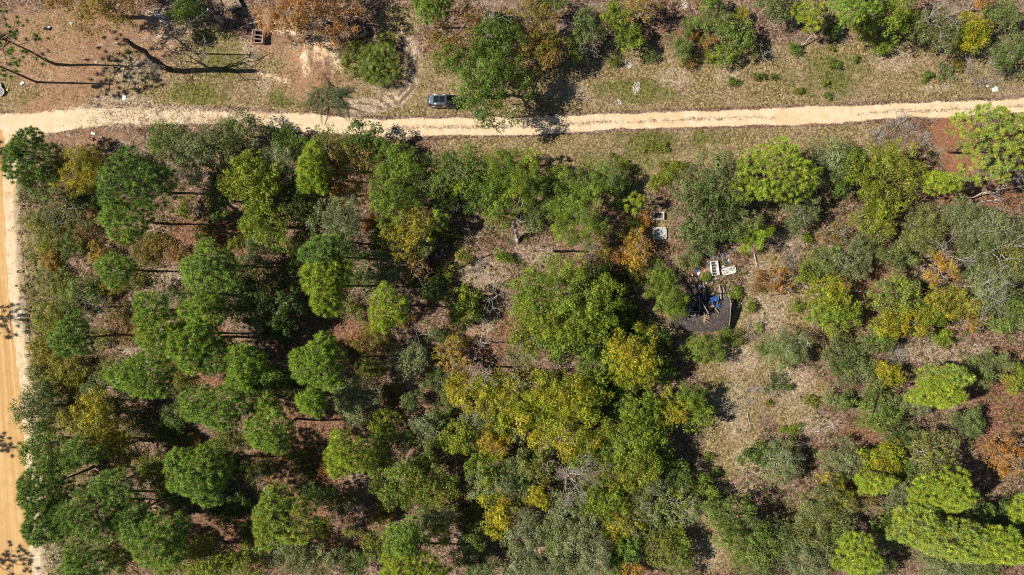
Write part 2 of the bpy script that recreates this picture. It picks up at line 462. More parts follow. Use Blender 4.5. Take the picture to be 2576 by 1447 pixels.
THINGS = []      # (object, grid x, grid y, radius, colour word, noun, label or None)

def leaves(pos, nrm, L, W, col, mat, rng, name, along=None):
    """pointed leaves at pos facing nrm"""
    n = len(pos)
    nrm = unit(nrm)
    ref = rng.normal(size=(n, 3)) if along is None else along
    b = unit(np.cross(nrm, ref))
    t = np.cross(b, nrm)
    L = np.asarray(L).reshape(-1, 1) * np.ones((n, 1)); W = np.asarray(W).reshape(-1, 1) * np.ones((n, 1))
    v = np.stack([pos - t * L * .4 - b * W * .5, pos - t * L * .4 + b * W * .5, pos + t * L * .6], axis=1).reshape(-1, 3)
    return fast_mesh(name, v, np.full(n, 3), np.arange(3 * n), mat, col)

def mixcol(rng, n, c1, c2, f, jit=0.13):
    c = np.array(PAL[c1])[None] * (1 - f[:, None]) + np.array(PAL[c2])[None] * f[:, None]
    c = c * np.exp(rng.normal(0, jit, (n, 1))) * np.exp(rng.normal(0, 0.06, (n, 3)))
    return np.clip(c, 0.004, 0.7)

def clump_layout(rng, rx, ry, zb, zt, csize, lobes):
    """leaf clumps on a lumpy dome built of smaller domes; returns centres, radii and the dome each clump belongs to"""
    r = math.sqrt(rx * ry)
    ph = rng.uniform(0, 6.28, 3)
    lob = lambda a: 1 + lobes * (0.5 * np.sin(2 * a + ph[0]) + 0.5 * np.sin(3 * a + ph[1]) + 0.4 * np.sin(5 * a + ph[2])) * 0.55
    nsub = int(np.clip(2.5 + 1.05 * r * r / max(1.0, 0.55 * r) , 3, 16))
    sub = []
    tries = 0
    sr0 = r * (0.62 if nsub < 5 else 0.95 / math.sqrt(nsub) + 0.16)
    while len(sub) < nsub and tries < 4000:
        tries += 1
        a = rng.uniform(0, 6.283); q = math.sqrt(rng.uniform()) * max(0.15, 1 - 0.72 * sr0 / r)
        p = np.array([math.cos(a) * q * rx, math.sin(a) * q * ry]) * lob(a)
        if all(np.hypot(*(p - s[0])) > sr0 * (0.85 if tries < 1500 else 0.6) for s in sub):
            sub.append((p, q))
    cc, cr, ci = [], [], []
    for i, (p, q) in enumerate(sub):
        sr = sr0 * rng.uniform(0.75, 1.2)
        top = zb + (zt - zb) * (1 - 0.55 * q * q) * rng.uniform(0.74, 1.0)
        hz = min((top - zb * 0.7), sr * 1.25)
        k = int(np.clip(6 + 3.2 * sr * sr, 6, 16))
        for _ in range(k):
            a = rng.uniform(0, 6.283); w = math.sqrt(rng.uniform()) * 0.85
            z = top - hz + hz * math.sqrt(max(0.04, 1 - w * w)) * rng.uniform(0.7, 1)
            c_ = min((0.34 + 0.16 * sr) * csize, 0.6 * sr) * rng.uniform(0.7, 1.3)
            cc.append((p[0] + math.cos(a) * w * sr, p[1] + math.sin(a) * w * sr, max(z - c_ * 0.5, c_ * 0.4))); cr.append(c_); ci.append(i)
    return np.array(cc), np.array(cr), np.array(ci)

def crown_mesh(rng, rx, ry, zb, zt, c1, c2, mixv, dens=125, leaf=0.26, lobes=0.3, feather=0.25, csize=1.0, streak=0.0):
    cc, cr, ci = clump_layout(rng, rx, ry, zb, zt, csize, lobes)
    n = len(cc)
    nl = int(dens * math.pi * rx * ry * (0.26 / leaf) ** 1.5)
    p = cr ** 2 * rng.uniform(0.35, 1.35, n) * np.where(cc[:, 2] > zb + 0.4 * (zt - zb), 1.2, 0.8)
    k = rng.choice(n, nl, p=p / p.sum())
    d = unit(rng.normal(size=(nl, 3)) + np.array([0, 0, 0.38]))
    dist = cr[k] * (0.35 + 0.62 * np.sqrt(rng.uniform(0, 1, nl)) + feather * rng.exponential(0.28, nl))
    pos = cc[k] + d * dist[:, None] * np.array([1, 1, 0.8])
    pos[:, 2] = np.maximum(pos[:, 2], 0.06)
    nrm = d * 0.95 + rng.normal(size=(nl, 3)) * 0.42 + np.array([0, 0, 0.3])
    ns = ci.max() + 1
    if c1 != c2:
        sf = np.clip(rng.normal(mixv, 0.28, ns), 0, 1)
        cf = np.clip(sf[ci] + rng.normal(0, 0.2, n), 0, 1)
    else: cf = np.zeros(n)
    bright = np.exp(rng.normal(0, 0.12, n)) * np.exp(rng.normal(0, 0.10, ns))[ci]
    f = np.clip(cf[k] + rng.normal(0, 0.15, nl), 0, 1)
    col = mixcol(rng, nl, c1, c2, f) * bright[k][:, None]
    sz = leaf * rng.uniform(0.7, 1.3, nl)
    al = None
    wd = sz * 0.62
    if streak:
        al = d + rng.normal(size=(nl, 3)) * 0.35 + np.array([0, 0, .25]); wd = sz * (0.62 - 0.3 * streak); sz = sz * (1 + .7 * streak)
    return leaves(pos, nrm, sz, wd, col, M_LEAF, rng, 'crown', al), cc, cr

def wobble_path(rng, a, b, n, amp):
    a, b = np.array(a, float), np.array(b, float)
    pts = [a + (b - a) * t for t in np.linspace(0, 1, n + 1)]
    for i in range(1, n): pts[i] = pts[i] + rng.normal(0, amp, 3) * np.array([1, 1, 0.4])
    return pts

def path_segs(pts, r0, r1):
    n = len(pts) - 1
    rr = np.linspace(r0, r1, n + 1)
    return [(pts[i], pts[i + 1], rr[i], rr[i + 1]) for i in range(n)]

def branch_out(rng, segs, p, d, length, rad, depth, spread=0.6, up=0.15, kids=(2, 3), shrink=0.72, rmin=0.018, bend=0.2, droop=0.0):
    """recursive bare branching"""
    nseg = 3 if length > 0.8 else 2
    q = np.array(p, float); dd = np.array(d, float)
    r = rad
    for i in range(nseg):
        dd = dd + rng.normal(0, bend, 3) + np.array([0, 0, up - droop]) * 0.3
        dd /= np.linalg.norm(dd)
        q2 = q + dd * length / nseg
        if q2[2] < 0.05: q2[2] = 0.05
        r2 = max(rmin, r * (0.86))
        segs.append((q, q2, r, r2))
        if depth > 0 and i > 0 and rng.uniform() < 0.6:
            sd = dd + rng.normal(0, spread, 3); sd /= np.linalg.norm(sd)
            branch_out(rng, segs, q2, sd, length * shrink * rng.uniform(.6, 1), r2 * 0.6, depth - 1, spread, up, kids, shrink, rmin, bend, droop)
        q, r = q2, r2
    if depth > 0:
        for _ in range(rng.integers(kids[0], kids[1] + 1)):
            sd = dd + rng.normal(0, spread, 3); sd /= np.linalg.norm(sd)
            branch_out(rng, segs, q, sd, length * shrink * rng.uniform(.7, 1.1), r * 0.72, depth - 1, spread, up, kids, shrink, rmin, bend, droop)

def skeleton(rng, cc, zt, rad, n_limb=8, twig=1):
    """trunk and limbs that carry the clumps"""
    segs = []
    fork = zt * rng.uniform(0.3, 0.45)
    top = np.array([*(cc[:, :2].mean(0) * 0.4), zt * 0.72])
    tp = wobble_path(rng, (0, 0, -0.15), (top[0] * .3, top[1] * .3, fork), 3, 0.05 * zt * 0.3)
    segs += path_segs(tp, rad * 1.15, rad * 0.75)
    pp = wobble_path(rng, tp[-1], top, 3, 0.12)
    segs += path_segs(pp, rad * 0.75, rad * 0.2)
    pick = rng.permutation(len(cc))[:n_limb]
    for k in pick:
        st = tp[-1] * rng.uniform(0.85, 1.0) if rng.uniform() < 0.6 else pp[1]
        lp = wobble_path(rng, st, cc[k], 4, 0.12)
        segs += path_segs(lp, rad * 0.42, 0.03)
        if twig:
            for _ in range(twig):
                dd = unit((cc[k] - st)[None])[0] + rng.normal(0, 0.6, 3) + np.array([0, 0, .3])
                branch_out(rng, segs, lp[3], unit(dd[None])[0], 0.9, 0.03, 1, 0.6, 0.2, (1, 2), 0.7, 0.014)
    return segs

def oak(x, y, rx, ry, h, c1, c2, mixv, style='O', label=None, noun=None):
    rng = np.random.default_rng(int(x * 7 + y * 13 + rx))
    if h > 3.4: h *= 1.1
    zc = h * 0.62
    s = K * (D - zc) / D
    rxm, rym = rx * s, ry * s
    loc = G(x, y, zc); loc.z = gz(CX + loc.x / K, CY - loc.y / K)
    small = h < 2.6
    name = 'shrub' if small else 'oak_tree'
    root = empty(name, loc)
    zb = h * (0.08 if small else 0.28)
    kw = dict(dens=100, leaf=0.265, lobes=0.4, feather=0.25, csize=1.0)
    if style == 'F': kw.update(feather=0.6, leaf=0.24, lobes=0.25, csize=0.85, streak=1.0)
    if style == 'X': kw.update(dens=62, feather=0.5, csize=0.8, lobes=0.5)
    if style == 'S': kw.update(leaf=0.225, lobes=0.4, feather=0.35, streak=.35)
    if small: kw['leaf'] = 0.2; kw['dens'] = 85
    me, cc, cr = crown_mesh(rng, rxm * 1.15, rym * 1.15, zb, h, c1, c2, mixv, **kw)
    link('foliage' if small else 'crown', me, root)
    rad = 0.035 + 0.017 * h + 0.015 * rxm
    if small:
        segs = []
        for k in rng.permutation(len(cc))[:5]:
            segs += path_segs(wobble_path(rng, (rng.normal(0, .06), rng.normal(0, .06), -0.05), cc[k], 3, 0.04), 0.03, 0.012)
        tube_obj('stem', segs, M_BARK_DARK, root, 4)
    else:
        segs = skeleton(rng, cc, h, rad, 16 if style == 'X' else 9, 3 if style == 'X' else 0)
        tube_obj('trunk', segs, M_DEAD if style == 'X' else M_BARK_GREY, root, 3 if style == 'X' else 4)
    noun = noun or ('bush' if h < 3.4 else 'broadleaf')
    cn = CNAME[c1] if mixv < 0.6 else CNAME[c2]
    if 0.25 <= mixv < 0.75 and CNAME[c1] != CNAME[c2]: cn = CNAME[c1] + ' and ' + CNAME[c2]
    if style == 'X': cn = 'sparse ' + cn
    THINGS.append((root, x, y, math.sqrt(rx * ry), cn, noun, label, 'bush' if h < 3.4 else 'tree'))
    return root

def pine(x, y, rx, ry, h, c1, c2, mixv, style='P', label=None):
    rng = np.random.default_rng(int(x * 5 + y * 11 + rx * 3))
    zc = h * 0.78
    s = K * (D - zc) / D
    rxm, rym = rx * s * 1.1, ry * s * 1.1
    loc = G(x, y, zc); loc.z = gz(CX + loc.x / K, CY - loc.y / K)
    root = empty('pine_tree', loc)
    r = math.sqrt(rxm * rym)
    segs = path_segs(wobble_path(rng, (0, 0, -0.15), (rng.normal(0, .12), rng.normal(0, .12), h - 0.3), 6, 0.07), 0.06 + 0.012 * h, 0.03)
    trunk_top = segs[-1][1]
    def trunk_at(z):
        for a, b, _, _ in segs:
            if a[2] <= z <= b[2]:
                t = (z - a[2]) / (b[2] - a[2]); return a + (b - a) * t
        return trunk_top
    if style == 'Y':
        nb = int(np.clip(6 + 5 * r, 7, 14)); zb = h * 0.35
    else:
        nb = int(np.clip(8 + 3.5 * r, 10, 24)); zb = h * rng.uniform(0.52, 0.66)
    # needle tufts spread over a lopsided dome, carried by limbs and twigs
    tufts = []; tdir = []; tsz = []; bs = []
    la, lp_, lq = rng.uniform(0, 6.28, 3); ls = rng.uniform(0.05, 0.2)
    outline = lambda a: 1 + ls * math.cos(a - la) + 0.13 * math.sin(3 * a + lp_) + 0.09 * math.sin(5 * a + lq)
    cz = h - min(0.95 * r, h * 0.36)
    limbs = []
    for i in range(nb):
        u = (i + 0.5) / nb
        a = i * 2.39996 + la
        zz = zb + (h - 0.6 - zb) * u
        p0 = trunk_at(zz)
        env = math.sqrt(max(0.05, 1 - u ** 2.2)) * rng.uniform(0.55, 0.85) * outline(a)
        e = p0 + np.array([math.cos(a) * rxm * env, math.sin(a) * rym * env, (0.25 + 0.35 * u) * r * 0.5])
        e[2] = min(e[2], h - 0.3)
        pts = wobble_path(rng, p0, e, 3, 0.05 * r)
        bs += path_segs(pts, 0.03 + 0.005 * h * (1 - u), 0.02)
        limbs += pts[1:]
    limbs = np.array(limbs)
    sp = (0.6 if style == 'Q' else 0.42) * rng.uniform(0.92, 1.12)
    target = int(np.clip((1.3 if style == 'P' else 0.6) * math.pi * rxm * rym / (sp * sp), 9, 330))
    acc = np.zeros((0, 3)); tries = 0
    while len(acc) < target and tries < 9000:
        tries += 1
        a = rng.uniform(0, 6.283); q = math.sqrt(rng.uniform()); o_ = outline(a)
        sh = rng.uniform(0.72, 1.0) if rng.uniform() < 0.8 else rng.uniform(0.3, 0.7)
        if style != 'P': sh = rng.uniform(0.1, 1.0)
        p = np.array([math.cos(a) * q * rxm * o_, math.sin(a) * q * rym * o_, cz - 0.35 * r + (h - cz + 0.35 * r) * math.sqrt(max(0, 1 - (0.93 * q) ** 2)) * sh])
        gate = 0.5 + 0.5 * math.sin(2.1 * p[0] + lp_) * math.sin(2.3 * p[1] + lq)
        if rng.uniform() > 0.55 + 0.8 * gate: continue
        if len(acc) and np.min(np.sum((acc - p) ** 2, axis=1)) < sp * sp: continue
        acc = np.vstack([acc, p])
    tm = np.array([0, 0, cz - 0.4 * r])
    for p in acc:
        k = int(np.argmin(np.sum((limbs - p) ** 2, axis=1)))
        bs.append((limbs[k], p, 0.02, 0.014))
        tufts.append(p); tdir.append(unit((unit((p - tm)[None]) + np.array([[0, 0, 0.6]]) + rng.normal(0, .2, (1, 3))))[0]); tsz.append(rng.uniform(0.40, 0.58))
    for _ in range(2):
        tufts.append(trunk_top + rng.normal(0, 0.15, 3)); tdir.append(np.array([0, 0, 1.0])); tsz.append(0.42)
    tufts, tdir, tsz = np.array(tufts), np.array(tdir), np.array(tsz)
    nbld = 64
    n = len(tufts) * nbld
    k = np.repeat(np.arange(len(tufts)), nbld)
    d = unit(rng.normal(size=(n, 3)) + tdir[k] * 0.55)
    base = tufts[k] - tdir[k] * 0.10 * tsz[k][:, None] + d * 0.04 + tdir[k] * (rng.uniform(-0.25, 0.25, n) * tsz[k])[:, None]
    tip = base + d * (tsz[k] * rng.uniform(0.7, 1.15, n))[:, None] - np.array([0, 0, 1]) * (0.06 * rng.uniform(0, 1, n))[:, None]
    w = unit(np.cross(d, rng.normal(size=(n, 3)))) * 0.033
    v = np.stack([base - w, base + w, tip + w * 0.25], axis=1).reshape(-1, 3)
    v[:, 2] = np.maximum(v[:, 2], 0.05)
    cf = np.clip(rng.normal(mixv, 0.3, len(tufts)), 0, 1)
    br = np.exp(rng.normal(0, 0.14, len(tufts)))
    col = mixcol(rng, n, c1, c2, np.clip(cf[k] + rng.normal(0, 0.12, n), 0, 1), 0.2) * br[k][:, None]
    link('crown', fast_mesh('crown', v, np.full(n, 3), np.arange(3 * n), M_NEEDLE, col), root)
    tube_obj('trunk', segs, M_BARK_PINE, root, 6)
    tube_obj('branch', bs, M_BARK_PINE, root, 3)
    cn = CNAME[c1] if mixv < 0.6 else CNAME[c2]
    THINGS.append((root, x, y, math.sqrt(rx * ry), cn, 'young pine' if style == 'Y' else 'pine', label, 'pine'))
    return root

def bare(x, y, r, h, mat=None, lean=(0, 0), label=None, depth=4, noun='bare dead tree', spread=0.55, limbs=5, at_base=False):
    rng = np.random.default_rng(int(x * 3 + y * 17))
    zc = 0.0 if at_base else h * 0.7
    loc = G(x, y, zc); loc.z = gz(CX + loc.x / K, CY - loc.y / K)
    root = empty('dead_tree', loc)
    rm = r * K
    mat = mat or M_DEAD
    segs = []
    tt = np.array([lean[0], lean[1], h * 0.45])
    tp = wobble_path(rng, (0, 0, -0.1), tt, 3, 0.08)
    tr = 0.05 + 0.014 * h
    ts = path_segs(tp, tr, tr * 0.7)
    for i in range(limbs):
        a = i * 6.283 / limbs + rng.uniform(-.5, .5)
        d = np.array([math.cos(a) * rm, math.sin(a) * rm, h * 0.5]) + np.array([lean[0], lean[1], 0]) * 0.6
        ln = np.linalg.norm(d) * 0.52
        branch_out(rng, segs, tp[-1] if i % 2 else tp[-2] * .3 + tp[-1] * .7, d / np.linalg.norm(d), ln, tr * 0.5, depth - 1, spread, 0.1, (2, 2), 0.6, 0.016)
    tube_obj('trunk', ts, mat, root, 6)
    tube_obj('branch', segs, mat, root, 3)
    THINGS.append((root, x, y, r, 'pale' if mat is M_DEAD else 'grey', noun, label, 'dead tree'))
    return root

def brush(x, y, r, label=None, mat=None, n=60, hgt=0.9):
    """a heap of dead twigs"""
    rng = np.random.default_rng(int(x * 3 + y * 29))
    loc = G(x, y); loc.z = gz(x, y)
    rm = r * K
    segs = []
    for i in range(n):
        a = rng.uniform(0, 6.28); rr = math.sqrt(rng.uniform()) * rm * (0.7 if n > 100 else 0.35)
        p = np.array([math.cos(a) * rr, math.sin(a) * rr, rng.uniform(0.02, 0.25)])
        d = np.array([math.cos(a + rng.normal(0, .6)), math.sin(a + rng.normal(0, .6)), rng.uniform(0.1, 0.9)])
        branch_out(rng, segs, p, unit(d[None])[0], rm * rng.uniform(0.3, 0.6), 0.022, 1, 0.45, 0.0, (1, 2), 0.6, 0.013)
    o = tube_obj('brush_heap', segs, mat or M_DEAD, None, 3, loc)
    THINGS.append((o, x, y, r, 'grey', 'heap of dead twigs', label, 'brush'))
    return o

def log(x0, y0, x1, y1, rad=0.14, mat=None, label=None, z0=None, z1=None, stubs=3):
    rng = np.random.default_rng(int(x0 * 3 + y1 * 29))
    a, b = G(x0, y0), G(x1, y1)
    c = (a + b) / 2
    za = rad if z0 is None else z0; zb_ = rad * .7 if z1 is None else z1
    pts = wobble_path(rng, (a.x - c.x, a.y - c.y, za), (b.x - c.x, b.y - c.y, zb_), 5, 0.06)
    root = empty('fallen_log', (c.x, c.y, gz((x0 + x1) / 2, (y0 + y1) / 2)))
    tube_obj('trunk', path_segs(pts, rad, rad * 0.55), mat or M_DEAD, root, 7)
    st = []
    for i in range(stubs):
        p = pts[rng.integers(2, 6)]
        d = rng.normal(0, 1, 3); d[2] = abs(d[2]) * 0.6 + .1
        branch_out(rng, st, p, unit(d[None])[0], rng.uniform(0.5, 1.4), rad * 0.35, 1, 0.5, 0.0, (1, 2), 0.6, 0.014)
    if st: tube_obj('branch', st, mat or M_DEAD, root, 4)
    THINGS.append((root, (x0 + x1) / 2, (y0 + y1) / 2, 15, 'weathered', 'fallen log', label, 'log'))
    return root

def fan_palm(x, y, r, n, h, c1, c2, label, noun='palm', name='fan_palm'):
    """fan-leaved palm clump: stalks and pleated fans"""
    rng = np.random.default_rng(int(x + y))
    zc = h * 0.7
    loc = G(x, y, zc); loc.z = gz(CX + loc.x / K, CY - loc.y / K)
    root = empty(name, loc)
    rm = r * K
    stalks = []
    V, C = [], []
    for i in range(n):
        a = rng.uniform(0, 6.283); rr = math.sqrt(rng.uniform()) * rm * 0.82
        c0 = np.array([math.cos(a) * rr * .7, math.sin(a) * rr * .7, 0.0])
        z = h * (1 - 0.55 * (rr / rm) ** 2) * rng.uniform(0.75, 1.0)
        c = np.array([math.cos(a) * rr, math.sin(a) * rr, z])
        stalks.append((c0, c, 0.02, 0.014))
        out = unit(np.array([[math.cos(a), math.sin(a), 0.35]]) + rng.normal(0, .35, (1, 3)))[0]
        upv = unit((np.array([0, 0, 1.0]) + rng.normal(0, .3, 3))[None])[0]
        side = unit(np.cross(upv, out)[None])[0]
        L = rng.uniform(0.5, 0.95)
        cm = np.array(PAL[c1]) * 0.72 * (1 - (f := rng.uniform() ** 2.5)) + np.array(PAL[c2]) * f
        for t in np.linspace(-1.9, 1.9, 15):
            dd = out * math.cos(t) + side * math.sin(t) - np.array([0, 0, 0.25])
            dd /= np.linalg.norm(dd)
            w = np.cross(dd, upv); w /= np.linalg.norm(w)
            ll = L * (1 - 0.12 * abs(t)) * rng.uniform(.85, 1.1)
            m = c + dd * ll * 0.55
            V += [c, m - w * 0.03, c + dd * ll - np.array([0, 0, 0.08]), m + w * 0.03]
            C.append(cm * math.exp(rng.normal(0, .3)))
    V = np.array(V)
    V[:, 2] = np.maximum(V[:, 2], 0.05)
    link('fronds', fast_mesh('fronds', V, np.full(len(C), 4), np.arange(len(V)), M_LEAF, np.array(C)), root)
    tube_obj('stalk', stalks, M_BARK_GREY, root, 4)
    THINGS.append((root, x, y, r, CNAME[c1], noun, label, 'palm'))
    return root

def frond_pile(x, y, r, label):
    """cut feather fronds thrown in a heap"""
    rng = np.random.default_rng(5)
    loc = G(x, y); loc.z = gz(x, y)
    root = empty('palm_frond_pile', loc)
    rm = r * K * 1.3
    for i in range(30):
        a = rng.uniform(0, 6.283)
        if i < 9: a = rng.normal(-0.25, 0.25)
        elif i < 15: a = rng.normal(3.9, 0.35)
        s = np.array([math.cos(a) * -0.3 * rm * rng.uniform(0, .8) + rng.normal(0, .25 * rm), math.sin(a) * -0.2 * rm + rng.normal(0, .25 * rm), rng.uniform(.2, .9)])
        e = s + np.array([math.cos(a), math.sin(a), 0]) * rm * rng.uniform(0.7, 1.05); e[2] = rng.uniform(0.08, 0.35)
        pts = [s + (e - s) * t + np.array([0, 0, 0.35 * math.sin(t * 3.14)]) for t in np.linspace(0, 1, 7)]
        V, C = [], []
        base = np.array((0.075, 0.12, 0.055) if i % 4 else (0.15, 0.16, 0.06))
        if i in (3, 11, 20): base = np.array((0.22, 0.11, 0.06))
        for t in np.linspace(0.2, 1, 30):
            f = t * 6; j = min(5, int(f)); p = pts[j] + (pts[j + 1] - pts[j]) * (f - j)
            ax = unit((pts[j + 1] - pts[j])[None])[0]
            sd = np.cross(ax, [0, 0, 1.0])
            for sg in (-1, 1):
                d = unit((ax * 0.8 + sd * sg * 0.8 + np.array([0, 0, rng.normal(.0, .25)]))[None])[0]
                ll = 0.62 * math.sin(0.35 + t * 2.5) * rng.uniform(.8, 1.1)
                w = unit(np.cross(d, [0, 0, 1.0])[None])[0] * 0.028
                V += [p - w, p + w, p + d * ll + np.array([0, 0, -0.06])]
                C.append(base * math.exp(rng.normal(0, .2)))
        V = np.array(V); V[:, 2] = np.maximum(V[:, 2], 0.03)
        fr = link('frond', fast_mesh('frond', V, np.full(len(C), 3), np.arange(len(V)), M_LEAF, np.array(C)), root)
        tube_obj('stalk', path_segs(pts, 0.04, 0.012), M_STALK, fr, 4)
    st = []
    for i in range(7):
        a = rng.uniform(-1.2, 0.2); c = np.array([rng.normal(0, .5), rng.normal(0, .6), .7])
        d = np.array([math.cos(a), math.sin(a), 0]) * rng.uniform(.9, 1.8)
        st.append((c - d, c + d, 0.035, 0.02))
    tube_obj('cut_stem', st, plain('cut_stem_wood', (0.34, 0.20, 0.12), .8), root, 5)
    THINGS.append((root, x, y, r, 'green', 'pile', label, 'branch pile'))
M_STALK = plain('palm_stalk', (0.20, 0.19, 0.08), 0.7)
